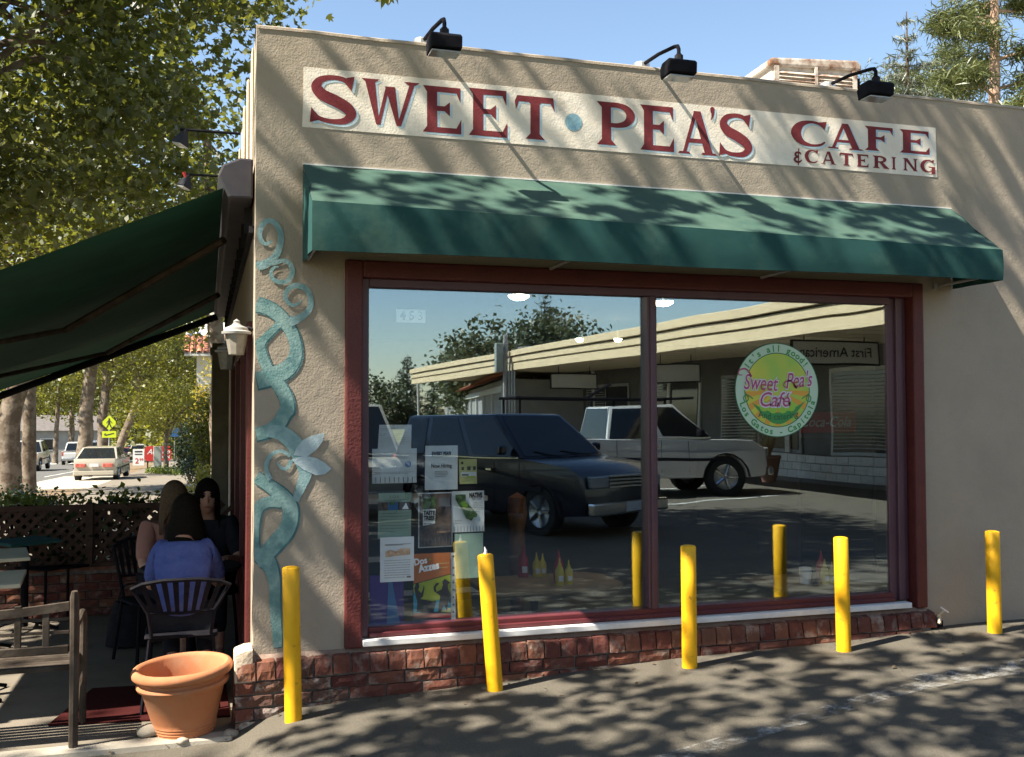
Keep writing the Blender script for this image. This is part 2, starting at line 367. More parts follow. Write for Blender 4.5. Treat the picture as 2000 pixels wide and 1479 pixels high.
K['box_grey'] = M('utility_grey', (.30, .33, .30), .6, (.26, .29, .26), 3, 3)
K['lantern_glass'] = M('frosted_glass', (.26, .23, .19), .6, (.21, .19, .155), 30, 2)
K['lamp_on'] = emis('ceiling_lamp', (1, .82, .55), 15)
K['copper'] = M('brass', (.5, .42, .3), .4, metal=.7)
K['roof_dark'] = M('dark_shingle', (.10, .09, .085), .9, (.14, .12, .11), 3, 4)
K['brick_top'] = M('brick_dust_mortar', (.20, .13, .10), .95, (.26, .19, .15), 14, 5, bump=.6, bscale=60, dist=.008)
K['canvas_top_sunlit'] = M('sunlit_green_canvas', (.038, .08, .065), .85, (.056, .10, .078), 3, 5, .35, .65, bump=.25, bscale=220, dist=.003, spec=.15, bump2=.25, b2scale=7, stain=((.085, .135, .10), 2.2, .48, .8))  # awning top: sunlit paleness put into the colour of the green canvas
K['pot_brown'] = M('brown_glazed_pot', (.16, .075, .05), .7, (.2, .1, .065), 5, 4)
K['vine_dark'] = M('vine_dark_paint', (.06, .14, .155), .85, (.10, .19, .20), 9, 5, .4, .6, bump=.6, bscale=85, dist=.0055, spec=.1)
# ================================================================ GROUND
def sheet(name, xs, ys, zf, mat, dz=0.0, smooth=True):
    b = MB(); nx, ny = len(xs), len(ys)
    b.v = [(x, y, zf(x, y)+dz) for y in ys for x in xs]
    b.f = [(j*nx+i, j*nx+i+1, (j+1)*nx+i+1, (j+1)*nx+i) for j in range(ny-1) for i in range(nx-1)]
    b.mi = [0]*len(b.f)
    return struct(b.build(name, mat, smooth=smooth, fixn=False))
def gz(x, y):
    if y < 4: return alley_z(x, y) - .06
    t = min(1, (y-4)/6.0)
    return (alley_z(min(x, 0))-.06)*(1-t) + (street_z(y)-.06)*t
gxs = [-900, -300, -120, -60, -40, -25, -16, -11, -7, -4, -1.6, -.4, -.12, .02, .2, 1.37, 2.6, 3.7, 4.93, 8, 14, 25, 45, 90, 200, 900]
gys = [-900, -300, -120, -60, -40, -25, -12, -6, -3, -1, 0, 2, 4, 6, 8, 10, 14, 20, 30, 45, 60, 80, 110, 150, 200, 300, 396, 900]
sheet('ground', gxs, gys, gz, K['dry_grass'], smooth=False)
axs = [-2.2, -1.6, -1, -.7, -.4, -.25, -.12, -.05, .02, .1, .2, .5, 1, 1.37, 2, 2.6, 3.2, 3.7, 4.3, 4.93, 6, 8, 10, 13.2]
ays = [-46, -30, -20, -14, -10, -8, -6, -4, -3, -2.2, -1.6, -1.2, -.8, -.5, -.3, -.14, .02]
sheet('alley_pavement', axs, ays, lambda x, y: alley_z(x, y)+.004*math.sin(3*x+1.3*y), K['asphalt'])
sheet('forecourt', [13.2, 13.6], [-46, -3], lambda x, y: .20, K['concrete'])
# painted bay lines
def strip(name, pts, wd, mat, dz=.006, zf=None):
    zf = zf or alley_z
    P = smooth_path(pts, 8); b = MB(); vs = []
    for i, p in enumerate(P):
        t = P[min(i+1, len(P)-1)]-P[max(i-1, 0)]; n = np.array([-t[1], t[0]])/max(1e-6, np.hypot(*t))*wd/2
        for s in (-1, 1): q = p+n*s; vs.append((q[0], q[1], zf(q[0], q[1])+dz+.004*math.sin(3*q[0]+1.3*q[1])))
    b.add(vs, [(2*i, 2*i+1, 2*i+3, 2*i+2) for i in range(len(P)-1)])
    return struct(b.build(name, mat, fixn=False))
def wornpaint(name, col, lo, hi, sc):
    m = M(name, col, .8, bump=.5, bscale=170, dist=.006); t = m.node_tree; N = t.nodes; L = t.links
    tc = N.new('ShaderNodeTexCoord'); n = N.new('ShaderNodeTexNoise'); n.inputs['Scale'].default_value = sc; n.inputs['Detail'].default_value = 8
    n.inputs['Roughness'].default_value = .75
    L.new(tc.outputs['Object'], n.inputs['Vector']); mr = N.new('ShaderNodeMapRange'); mr.inputs['From Min'].default_value = lo; mr.inputs['From Max'].default_value = hi
    L.new(n.outputs['Fac'], mr.inputs['Value']); L.new(mr.outputs[0], N['Principled BSDF'].inputs['Alpha']); return m
K['worn'] = wornpaint('worn_line_paint', (.34, .33, .31), .46, .68, 11)
K['line'] = wornpaint('bay_line_paint', (.6, .59, .55), .3, .5, 12)
l1 = [tuple(fz(*q, .2))[:2] for q in [(1240, 1490), (1400, 1448), (1600, 1400), (1800, 1352), (2040, 1308)]]
strip('parking_line', l1, .13, K['worn'])
l2 = [tuple(fz(*q, .2))[:2] for q in [(1800, 1345), (1900, 1330), (2060, 1316)]]
strip('parking_line', l2, .24, K['worn'], dz=.011)
for k in range(6):
    y0 = -9.6-k*2.75
    strip('parking_line', [(5.2, y0), (8, y0-1.0), (11.2, y0-2.1)], .11, K['line'])
# patio, kerb, pavement, road
pxs = [-7, -4, -2.4, -1.2, -.5, .24]; pys = [-.05, 1, 2, 3, 4, 6, 8]
sheet('patio_floor', pxs, pys, lambda x, y: 0.0 if y < 6 else -.0, K['concrete'], smooth=False)
kb = MB(); kb.prism([(-.17, -.1), (-.16, .004), (-.05, .006), (-.05, -.1)], 'x', -2.2, -.115)
struct(kb.build('kerb', K['concrete_pale'], bevel=.008))
sl = lambda x, y: street_z(y)
sheet('pavement', [-3.9, -1.9, -.2, .4], [8.2, 12, 16, 20, 26, 34, 42, 52, 64, 80, 110, 150, 200], lambda x, y: sl(x, y)+.03, K['concrete'], smooth=False)
sheet('driveway', [-6.6, -5, -3.9], [29, 31, 34, 37, 40, 43, 45], lambda x, y: sl(x, y)+.025, K['concrete_pale'], smooth=False)
sheet('verge', [-6.6, -5.2, -3.9], [8.2, 14, 20, 25, 29], lambda x, y: sl(x, y)+.015, K['soil'], smooth=False)
sheet('verge', [-6.6, -5.2, -3.9], [45, 55, 70, 90, 120, 200], lambda x, y: sl(x, y)+.015, K['soil'], smooth=False)
sheet('road', [-22, -17, -12, -6.6], [-60, -20, 0, 8, 20, 30, 45, 60, 80, 100, 130, 160, 200, 300, 396], lambda x, y: sl(x, y)-.02, K['road'], smooth=False)
for y in range(10, 200, 9):
    strip('road_line', [(-13.1, y), (-13.1, y+2), (-13.1, y+4)], .12, K['line'], dz=-.012, zf=lambda x, y: street_z(y))
strip('road_line', [(-7.6, 46), (-7.6, 60), (-7.6, 90), (-7.6, 140)], .12, K['line'], dz=-.012, zf=lambda x, y: street_z(y))
cw = MB()
for k in range(7): cw.box(-19+k*1.8, -18.2+k*1.8, 88, 91, street_z(89)-.017, street_z(89)-.014)
struct(cw.build('crossing_marking', K['line'], fixn=False))

# ================================================================ CAFE BUILDING
WX0, WX1, WZ0, WZ1 = .517, 4.604, .405, 2.697           # outer edges of the red window surround
cafe = thing('cafe_building', 'low taupe stucco cafe with brick base and big red framed shop window', 'building')
b = MB()
b.box(0, WX0, 0, .25, -.3, 4.05); b.box(WX1, 13, 0, .25, -.3, 4.05)
b.box(WX0, WX1, 0, .25, WZ1, 4.05); b.box(WX0, WX1, 0, .25, -.3, WZ0)
b.box(0, .25, .25, .36, -.3, 4.05); b.box(0, .25, .36, 4.7, 2.35, 4.05); b.box(0, .25, 4.7, 10.5, -.3, 4.05)
b.box(12.75, 13, .25, 10.5, -.3, 4.05); b.box(.25, 12.75, 10.25, 10.5, -.3, 4.05)
wall = b.build('wall', K['stucco'], cafe)
# slightly uneven rounded parapet edge
pc = MB()
xs = np.linspace(-.004, 13, 90)
def cap(i, j):
    x = xs[int(round(i*89))]; prof = [(-.006, 4.035), (-.004, 4.052), (.02, 4.064), (.12, 4.066), (.2, 4.06)][int(round(j*4))]
    return (x, prof[0], prof[1]+.006*mnoise.noise((x*2.1, 1, 0)))
pc.grid(cap, 89, 4)
pc.build('parapet_cap', K['stucco'], cafe, smooth=True)
b = MB(); b.box(.25, 12.75, .25, 10.25, 3.4, 3.55); b.build('roof', K['wall_grey'], cafe)
# side wall vertical ribs above the patio awning (fine plaster folds seen edge on)
for k in range(7):
    b = MB(); b.box(-.012-.004*(k % 3), -.002, .35+k*.62, .52+k*.62, 3.32, 4.045); b.build('pilaster', K['plaster'], cafe, bevel=.006)
# interior shell
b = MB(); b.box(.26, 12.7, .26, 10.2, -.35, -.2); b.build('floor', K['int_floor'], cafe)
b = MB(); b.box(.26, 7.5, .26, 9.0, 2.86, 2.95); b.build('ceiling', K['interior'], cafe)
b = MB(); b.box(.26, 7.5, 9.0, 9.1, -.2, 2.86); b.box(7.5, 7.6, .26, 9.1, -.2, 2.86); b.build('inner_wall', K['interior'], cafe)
# side storefront under the awning: red frames, dark glass
b = MB()
b.box(-.03, .05, .36, .55, .08, 2.35); b.box(-.03, .05, 1.55, 1.66, .08, 2.35); b.box(-.03, .05, 2.9, 3.0, .08, 2.35); b.box(-.03, .05, 4.55, 4.7, .08, 2.35)
for (a, c) in ((.55, 1.55), (1.66, 2.9), (3.0, 4.55)):
    b.box(-.025, .05, a, c, 2.22, 2.35); b.box(-.025, .05, a, c, .08, .75)
sf = b.build('side_frame', K['trim_red'], cafe, bevel=.004)
b = MB()
for (a, c) in ((.55, 1.55), (1.66, 2.9), (3.0, 4.55)): b.box(.005, .02, a, c, .75, 2.22)
b.build('pane', K['glass_dark'], sf)
b = MB(); b.box(-.02, .06, .36, 4.7, -.3, .08); b.build('threshold', K['mat_red'], cafe)

# ---- brick base: mortar core and single bricks
core = MB(); core.box(-.095, 4.6, -.062, 0, -.3, .345); core.box(-.095, -.001, 0, .13, -.3, .345)
base = core.build('brick_base', K['mortar'], cafe)
cp = MB(); cp.prism([(-.06, .345), (-.045, .372), (0, .404), (0, .345)], 'x', .0, 4.6); cp.build('mortar_slope', K['brick_top'], cafe)
pl = MB(); pl.prism([(-.105, .26), (-.105, .425), (-.05, .445), (-.002, .45), (-.002, .26)], 'y', -.075, .14)
pl.build('plaster_corner', K['plaster'], cafe, bevel=.015, seg=2, smooth=True)
def brick_mesh(L, D, H, seed, slope=0., old=False):
    rr = random.Random(seed); b = MB(); nx, nz = 4, 2
    def sh(u, v):
        e = min(u, 1-u, ) < .01 or min(v, 1-v) < .01
        j = (.007 if old else .0028)
        y = -D/2 + rr.uniform(-j, j)*(1.2 if old else 1) + (.006 if e else 0) + slope*v*.5
        return (-L/2+L*u+(rr.uniform(-j, j)*.7), y, -H/2+H*v+rr.uniform(-j, j)*.6)
    b.grid(sh, nx, nz)
    n = len(b.v); ring = [0, 1, 2, 3, 4, 9, 14, 13, 12, 11, 10, 5]
    back = []
    for k in ring:
        x, y, z = b.v[k]; back.append((x*.99, D/2, z*.99 + (slope*.35 if z > 0 else 0)))
    b.v += back; m = len(ring)
    b.f += [(ring[i], n+i, n+(i+1) % m, ring[(i+1) % m]) for i in range(m)] + [tuple(n+i for i in range(m))]
    b.mi += [0]*(m+1)
    return b.mesh('brick', K['brick_old'] if old else K['brick'], smooth=False)
stretch = [brick_mesh(.203, .06, .064, k) for k in range(6)] + [brick_mesh(.203, .06, .06, 20+k, old=True) for k in range(4)]
half = [brick_mesh(.098, .06, .064, 40+k, old=k > 1) for k in range(3)]
header = [brick_mesh(.096, .09, .098, 60+k, slope=.034) for k in range(5)] + [brick_mesh(.096, .09, .096, 70, slope=.034, old=True)]
rb = random.Random(5)
x = -.04; k = 0
while x < 4.6:
    o = link('brick', rb.choice(header[:5] if x > .45 else header), base, (x, -.047+rb.uniform(-.004, .004), .328+rb.uniform(-.003, .003)), (rb.uniform(-.03, .03), rb.uniform(-.02, .02), rb.uniform(-.03, .03)))
    x += .1075; k += 1
for row, zc in enumerate((.2365, .163, .0905, .018, -.055)):
    x = -.1 + (0.0 if row % 2 else -.107) + .1015
    while x < 4.62:
        if alley_z(x) < zc+.045:
            edge = x < .02
            pool = stretch[6:] if (row >= 2 and rb.random() < .62) or x < .35 else stretch[:6]
            if rb.random() < .15: pool = stretch
            if x-.1 < -.1:
                link('brick', rb.choice(half), base, (-.1+.05, -.056+rb.uniform(-.004, .004), zc), (rb.uniform(-.02, .02), rb.uniform(-.02, .02), rb.uniform(-.03, .03)))
            elif x+.1 < 4.62:
                link('brick', rb.choice(pool), base, (x, -.056+rb.uniform(-.005, .005), zc+rb.uniform(-.002, .002)), (rb.uniform(-.03, .03), rb.uniform(-.012, .012), rb.uniform(-.02, .02)))
        x += .215
for row, zc in enumerate((.2365, .163, .0905, .018)):
    link('brick', rb.choice(half), base, (-.084, .085 if row % 2 else .05, zc), (0, 0, -math.pi/2+rb.uniform(-.05, .05)))

# ---- window
win = MB()
win.box(WX0, .621, -.035, .09, WZ0, WZ1); win.box(4.515, WX1, -.035, .09, WZ0, WZ1); win.box(.621, 4.515, -.035, .09, 2.595, WZ1)
window = win.build('shop_window', K['trim_red'], cafe, bevel=.012, seg=2)
fr = MB()
fr.box(.621, .664, .02, .085, .456, 2.595); fr.box(4.36, 4.515, .055, .1, .456, 2.595); fr.box(4.42, 4.47, .03, .055, .456, 2.595)
fr.box(.664, 4.36, .02, .085, 2.545, 2.595)
fr.build('window_frame', K['mullion'], window, bevel=.004)
fr = MB(); fr.box(.664, 4.36, .015, .085, .456, .515); fr.box(.664, 4.36, -.004, .015, .456, .485)
fr.build('bottom_rail', K['frame_red'], window, bevel=.005)
fr = MB(); fr.box(2.482, 2.549, .012, .1, .515, 2.545); fr.box(2.500, 2.531, .0, .012, .515, 2.545)
fr.build('mullion', K['mullion'], window, bevel=.003)
for (a, c) in ((.664, 2.482), (2.549, 4.36)):
    p = MB(); p.box(a, c, .068, .074, .515, 2.545); p.build('pane', K['glass'], window)
sl_ = MB(); sl_.box(.622, 4.455, -.055, .02, .416, .453); sl_.build('sill', K['white_paint'], window, bevel=.004)

# ================================================================ LETTER SHAPES
class Glyph:
    """flat painted letter pieces in a unit box, placed on the facade plane"""
    def __init__(s): s.p = []
    def poly(s, *pts): s.p.append(list(pts)); return s
    def stem(s, x, w, y0=0., y1=1., f=.55, h=.13):
        e = w*f
        s.p.append([(x-e, y0), (x+w+e, y0), (x+w, y0+h), (x+w, y1-h), (x+w+e, y1), (x-e, y1), (x, y1-h), (x, y0+h)]); return s
    def diag(s, x0, y0, x1, y1, w, w1=None):
        w1 = w if w1 is None else w1
        s.p.append([(x0, y0), (x0+w, y0), (x1+w1, y1), (x1, y1)]); return s
    def curve(s, pts, n=9):
        P = smooth_path(pts, n); L = []; Rr = []
        for i in range(len(P)):
            t = P[min(i+1, len(P)-1)][:2]-P[max(i-1, 0)][:2]; t = t/max(1e-9, np.hypot(*t)); nrm = np.array([-t[1], t[0]])*P[i][2]/2
            L.append(tuple(P[i][:2]+nrm)); Rr.append(tuple(P[i][:2]-nrm))
        for i in range(len(P)-1): s.p.append([L[i], L[i+1], Rr[i+1], Rr[i]])
        return s
def arms(g, W, t=.12, top=True, mid=.62, bot=True, x0=.0, dr=.2):
    if top: g.poly((x0, 1-t), (x0, 1), (W, 1), (W, 1-t-dr), (W-.09, 1-t))
    if mid: g.poly((x0, .47), (x0, .58), (mid-.12, .58), (mid, .68), (mid, .37), (mid-.12, .47))
    if bot: g.poly((x0, 0), (x0, t), (W-.09, t), (W+.02, t+dr), (W+.02, 0))
    return g
def G_E(): return arms(Glyph().stem(.1, .23, f=.4), .86, x0=.3)
def G_F(): return arms(Glyph().stem(.1, .25, f=.4), .88, bot=False, x0=.3)
def G_T():
    g = Glyph().stem(.39, .23, y1=.95); g.poly((.0, .86), (.06, 1), (.97, 1), (1.0, .68), (.9, .86)); g.poly((.0, .86), (.1, .86), (.03, .66)); return g
def G_W():
    g = Glyph().diag(.03, 1, .26, 0, .20, .06).diag(.44, .82, .27, .0, .07, .07).diag(.43, .86, .66, 0, .20, .06).diag(.93, 1, .67, 0, .10, .08)
    g.poly((-.03, 1.0), (.33, 1.0), (.24, .93), (.06, .93)); g.poly((.80, 1.0), (1.12, 1.0), (1.03, .93), (.9, .93)); return g
def G_A():
    g = Glyph().diag(.40, 1, .08, 0, .10, .09).diag(.38, 1, .70, 0, .2, .22); g.poly((.22, .26), (.26, .36), (.72, .36), (.76, .26))
    g.poly((-.04, 0), (.0, .05), (.26, .05), (.3, 0)); g.poly((.58, 0), (.63, .05), (.97, .05), (1.03, 0)); return g
def G_P():
    g = Glyph().stem(.1, .23); g.curve([(.25, .93, .13), (.5, .94, .12), (.72, .87, .16), (.82, .71, .22), (.72, .54, .16), (.5, .47, .11), (.28, .47, .1)]); return g
def G_R():
    g = Glyph().stem(.08, .23); g.curve([(.22, .93, .13), (.46, .94, .12), (.66, .87, .16), (.74, .73, .22), (.66, .58, .16), (.46, .51, .11), (.24, .51, .1)])
    g.poly((.36, .52), (.58, .52), (.98, .06), (1.06, 0), (.7, 0)); return g
def G_S():
    g = Glyph().curve([(.80, .80, .05), (.70, .93, .10), (.48, .965, .10), (.24, .90, .14), (.15, .74, .21), (.27, .58, .24), (.52, .47, .25), (.75, .34, .24), (.83, .2, .2), (.70, .06, .14), (.44, .03, .1), (.2, .08, .09), (.10, .2, .05)])
    g.poly((.71, .97), (.9, 1.02), (.84, .70), (.74, .84)); g.poly((.05, .3), (.02, -.02), (.22, .04), (.14, .18)); return g
def G_C():
    g = Glyph().curve([(.90, .80, .06), (.78, .92, .1), (.54, .965, .11), (.28, .86, .2), (.14, .62, .27), (.14, .38, .27), (.28, .13, .2), (.54, .03, .11), (.80, .07, .09), (.94, .2, .05)])
    g.poly((.78, .98), (1.0, 1.03), (.93, .68), (.84, .84)); return g
def G_G():
    g = Glyph().curve([(.86, .80, .06), (.74, .92, .1), (.52, .965, .11), (.28, .86, .2), (.14, .62, .25), (.14, .38, .25), (.28, .13, .2), (.54, .03, .11), (.80, .09, .1)])
    g.poly((.76, .98), (.94, 1.03), (.88, .68), (.8, .84)); g.poly((.74, -.12), (1.0, -.12), (1.0, .46), (.56, .46), (.56, .37), (.76, .37)); return g
def G_I(): return Glyph().stem(.1, .26)
def G_N():
    g = Glyph().stem(.08, .13, f=.8).stem(.80, .13, f=.8); g.poly((.04, 1), (.3, 1), (.93, 0), (.76, 0)); return g
def G_AP():
    g = Glyph().curve([(.5, 1, .05), (.5, .93, .42), (.5, .8, .44), (.52, .66, .3), (.46, .5, .18), (.34, .34, .04)]); return g
def G_AMP():
    g = Glyph().curve([(.86, .70, .1), (.7, .80, .13), (.42, .80, .15), (.28, .68, .18), (.36, .56, .16), (.6, .5, .13), (.34, .44, .15), (.2, .28, .2), (.36, .14, .16), (.66, .13, .14), (.9, .28, .08)])
    g.diag(.5, -.12, .56, 1.1, .1); return g
def letters(name, placed, mat, parent, y, dx=0., dz=0.):
    for (g, x0, x1, z0, z1) in placed:
        b = MB()
        for k, p in enumerate(g.p):
            b.poly([(x0+u*(x1-x0)+dx, y-.00003*k, z0+v*(z1-z0)+dz) for (u, v) in p])
        o = b.build(name, mat, parent, fixn=False)
        for p in o.data.polygons:
            if p.normal.y > 0: p.flip()
sign = thing('cafe_sign', 'long cream painted sign with maroon serif lettering above the green awning', 'sign', (0, 0, 0))
b = MB(); b.grid(lambda u, v: (.268+u*(4.76-.268) + (.012*(v-.5) if u < .5 else -.01*(v-.5)), -.003, 3.474+v*.36), 40, 3)
b.box(.27, 4.758, -.0025, .01, 3.476, 3.832)
b.build('sign_panel', K['stucco_white'], sign, fixn=False)
big = [(G_S(), .30, .60, 3.512, 3.795), (G_W(), .62, .93, 3.525, 3.80), (G_E(), .985, 1.262, 3.505, 3.792), (G_E(), 1.275, 1.56, 3.507, 3.803), (G_T(), 1.575, 1.84, 3.512, 3.785),
       (G_P(), 2.135, 2.415, 3.515, 3.795), (G_E(), 2.432, 2.708, 3.502, 3.80), (G_A(), 2.715, 2.985, 3.5, 3.79), (G_AP(), 2.925, 2.995, 3.69, 3.83), (G_S(), 3.0, 3.275, 3.51, 3.795)]
caf = [(G_C(), 3.565, 3.845, 3.622, 3.795), (G_A(), 3.86, 4.135, 3.62, 3.80), (G_F(), 4.155, 4.42, 3.628, 3.80), (G_E(), 4.445, 4.735, 3.632, 3.80)]
small = [(G_AMP(), 3.57, 3.65, 3.492, 3.588)]
xx = 3.668
for g, wd in ((G_C(), .105), (G_A(), .118), (G_T(), .112), (G_E(), .112), (G_R(), .128), (G_I(), .07), (G_N(), .118), (G_G(), .125)):
    small.append((g, xx, xx+wd, 3.505, 3.594)); xx += wd+.027
allg = big+caf
letters('letter_shadow', allg, K['letter_blue'], sign, -.0037, dx=.016, dz=-.013)
letters('letter', big, K['letter_red'], sign, -.0046)
letters('letter', caf, K['letter_red'], sign, -.0046)
letters('small_letter', small, K['letter_red'], sign, -.0046)
b = MB(); b.add([(1.968+.058*math.cos(a), -.0046, 3.643+.056*math.sin(a)) for a in np.linspace(0, 2*math.pi, 32, endpoint=False)], [tuple(range(32))])
o = b.build('dot', K['dot_blue'], sign, fixn=False)
for p in o.data.polygons:
    if p.normal.y > 0: p.flip()

# ================================================================ VINE MURAL (painted on the wall)
def z7(q): return (480+q[0]/3.698, 400+q[1]/3.698, q[2]/3.698)
def z8(q): return (480+q[0]/3.36, 800+q[1]/3.36, q[2]/3.36)
def vine(strokes, parent, mat, y0, name):
    b = MB(); k = 0
    for st in strokes:
        P = smooth_path(st, 7); cen = []; wd = []
        for q in P:
            p = fy(q[0], q[1], 0); p.y = y0-.00025*k-.000004*len(cen); p.x = max(p.x, .003); cen.append(p); wd.append(max(.006, q[2]*.00318))
        b.ribbon(cen, wd); k += 1
    for i, v in enumerate(b.v): b.v[i] = (max(v[0], .002), v[1], v[2])
    o = b.build(name, mat, parent, fixn=False)
    for p in o.data.polygons:
        if p.normal.y > 0: p.flip()
    return o
s_main = [[z7(q) for q in [(60, 715, 105), (150, 740, 95), (230, 790, 90), (300, 870, 84), (345, 960, 80), (360, 1050, 82), (345, 1125, 95), (290, 1190, 110), (200, 1235, 118), (60, 1275, 110)]],
          [z7(q) for q in [(250, 850, 50), (170, 930, 48), (110, 1000, 55), (115, 1080, 66), (145, 1160, 70), (175, 1215, 75)]],
          [z7(q) for q in [(60, 975, 30), (90, 1000, 40), (115, 1040, 50)]],
          [z7(q) for q in [(170, 1210, 70), (235, 1300, 88), (285, 1390, 92), (300, 1479, 92)]] + [z8(q) for q in [(255, 20, 84), (215, 90, 82), (145, 140, 80), (55, 165, 80)]],
          [z8(q) for q in [(55, 435, 70), (140, 490, 72), (220, 550, 85), (280, 620, 90), (292, 700, 96), (265, 790, 98), (200, 870, 100), (130, 945, 95), (60, 1000, 90)]],
          [z8(q) for q in [(235, 610, 62), (150, 605, 66), (85, 640, 66), (72, 720, 40), (66, 850, 34), (75, 960, 40)]],
          [z8(q) for q in [(105, 950, 110), (160, 1030, 84), (185, 1130, 70), (190, 1250, 64), (195, 1360, 62), (204, 1479, 58), (210, 1560, 50)]]]
s_light = [[z7(q) for q in [(60, 450, 62), (150, 425, 58), (215, 370, 48), (250, 280, 42), (247, 195, 40), (205, 130, 38), (150, 120, 36), (110, 165, 34), (100, 220, 32), (118, 268, 30), (150, 285, 24), (190, 262, 12)]],
           [z7(q) for q in [(130, 425, 22), (200, 425, 26), (270, 405, 30), (320, 430, 34), (335, 490, 36), (305, 548, 34), (245, 560, 32), (195, 535, 28), (182, 490, 24), (205, 455, 18), (240, 450, 8)]],
           [z7(q) for q in [(310, 850, 70), (395, 815, 50), (450, 770, 42), (470, 700, 38), (445, 620, 40), (390, 588, 40), (330, 592, 36), (288, 640, 32), (292, 690, 30), (330, 725, 26), (378, 718, 18), (400, 690, 8)]],
           [z8(q) for q in [(140, 140, 70), (230, 155, 90), (300, 205, 100), (345, 270, 105), (375, 340, 95), (390, 420, 80), (360, 510, 60), (325, 600, 40)]],
           [z8(q) for q in [(300, 330, 26), (270, 385, 24), (232, 382, 20), (205, 348, 8)]],
           [z8(q) for q in [(292, 305, 24), (240, 275, 22), (180, 288, 24), (140, 340, 26), (135, 400, 28), (160, 460, 34)]]]
vm = vine(s_main, cafe, K['vine'], -.0035, 'vine_mural')
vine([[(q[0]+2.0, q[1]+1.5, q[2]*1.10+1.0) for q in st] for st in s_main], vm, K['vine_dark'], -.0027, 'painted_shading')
vm['label'] = 'teal painted vine mural curling up the wall corner'
for k_, st_ in enumerate(s_light): vine([st_], vm, K['vine_pale'], -.0058-.00025*k_, 'tendril')
lf = MB()
for k, pts in enumerate([[(315, 300), (330, 255), (375, 200), (440, 168), (515, 155), (503, 210), (460, 268), (400, 308)], [(300, 325), (380, 305), (460, 318), (520, 350), (562, 388), (520, 425), (460, 432), (380, 395), (320, 352)]]):
    P = []
    for q in pts:
        a = z8((*q, 1)); p = fy(a[0], a[1], 0); P.append((p.x, -.0080-.0004*k, p.z))
    lf.poly(P)
o = lf.build('painted_leaf', K['vine_light'], vm, fixn=False)
for p in o.data.polygons:
    if p.normal.y > 0: p.flip()

# ================================================================ GREEN WINDOW AWNING
aw = thing('window_awning', 'green canvas awning with plain valance over the shop window', 'awning')
XL, XR0, XR1, YF = .268, 4.88, 4.80, -.56
def ztop(x): return 2.925-(x-XL)/(XR1-XL)*.062
def aw_top(u, v):
    xr = XR0+(XR1-XR0)*v; x = XL+(xr-XL)*u
    sag = -.012*math.sin(math.pi*v)*(1-.5*abs(math.sin(u*math.pi*4)))
    return (x, -.004+(YF+.004)*v, 3.252+(ztop(x)-3.252)*v + sag + .009*mnoise.noise((x*2.6, v*3, 0)))
b = MB(); b.grid(aw_top, 60, 8)
top = b.build('canopy_top', K['canvas_top_sunlit'], aw, smooth=True)
def val(u, v):
    x = XL+(XR1-XL)*u
    return (x, YF-.006-.006*math.sin(math.pi*v)+.011*mnoise.noise((x*2.6, 5, v*.8)), ztop(x)*(1-v)+(2.66-.004*math.cos(x*2.4))*v)
b = MB(); b.grid(val, 70, 5); b.grid(lambda u, v: (val(u, v)[0], val(u, v)[1]+.007, val(u, v)[2]), 70, 5)
b.build('valance', K['canvas'], aw, smooth=True, fixn=False)
for (xw, xf, s) in ((XL, XL, -1), (XR0, XR1, 1)):
    b = MB()
    def side(u, v, s=s, xw=xw, xf=xf):
        y = -.004+(YF+.004)*u; x = xw+(xf-xw)*u; zt = 3.252+(ztop(xf)-3.252)*u; zb = 2.668-.01*u
        return (x+s*.010*math.sin(math.pi*u)*math.sin(u*9+v), y, zt*(1-v)+zb*v)
    b.grid(side, 10, 6)
    b.build('end_panel', K['canvas'], aw, smooth=True, fixn=False)
b = MB()
for x in (.30, 1.8, 3.3, 4.77): b.tube([(x, -.01, 3.2), (x, YF+.03, ztop(x)-.03), (x, YF+.03, 2.7), (x, -.01, 2.69)], .011, 6)
b.tube([(.3, YF+.03, 2.69), (4.77, YF+.03, 2.69)], .011, 6); b.tube([(.3, YF+.03, ztop(2)-.05), (4.77, YF+.03, ztop(4)-.05)], .011, 6)
b.build('awning_frame', K['galv'], aw)
b = MB(); b.box(XL, XR0, -.010, 0, 3.250, 3.258); b.build('head_rail', K['white_paint'], aw)
b = MB(); b.box(4.70, 4.73, -.03, -.008, 2.66, 2.70); b.build('bracket', K['galv'], aw)

# ================================================================ PATIO AWNING (side)
pa = thing('patio_awning', 'large dark green retractable awning sloping out over the patio', 'awning')
hexp = [(-.012, 3.055), (-.012, 3.29), (-.085, 3.292), (-.185, 3.245), (-.212, 3.18), (-.145, 3.05)]
b = MB(); b.prism(hexp, 'y', .10, 7.9); b.build('cassette', K['cassette'], pa, bevel=.012, seg=2)
AX0, AX1, AZ0, AZ1 = -.18, -3.0, 3.115, 1.97
def fab(u, v):
    x = AX0+(AX1-AX0)*u; y = .14+7.66*v
    return (x, y, AZ0+(AZ1-AZ0)*u - .05*math.sin(math.pi*u)*(.6+.4*math.cos(v*math.pi*6)) + .015*mnoise.noise((x, y*.7, 3)))
b = MB(); b.grid(fab, 24, 60); b.build('fabric', K['canvas_under'], pa, smooth=True, fixn=False)
b = MB(); b.tube([(AX1, .1, AZ1-.02), (AX1, 7.9, AZ1-.02)], .045, 8); b.build('front_bar', K['metal_dark'], pa)
for y in (1.2, 4.6):
    b = MB(); b.tube([(-.16, y, 2.98), (-1.35, y+1.6, 2.46)], .028, 6); b.tube([(-1.35, y+1.6, 2.46), (AX1+.05, y+.2, AZ1-.01)], .024, 6)
    b.build('folding_arm', K['wood_bench'], pa)
b = MB(); b.tube([(-.14, 7.8, 3.05), (AX1, 7.8, 1.88)], .045, 8); b.build('support_bar', K['metal_black'], pa)
b = MB()
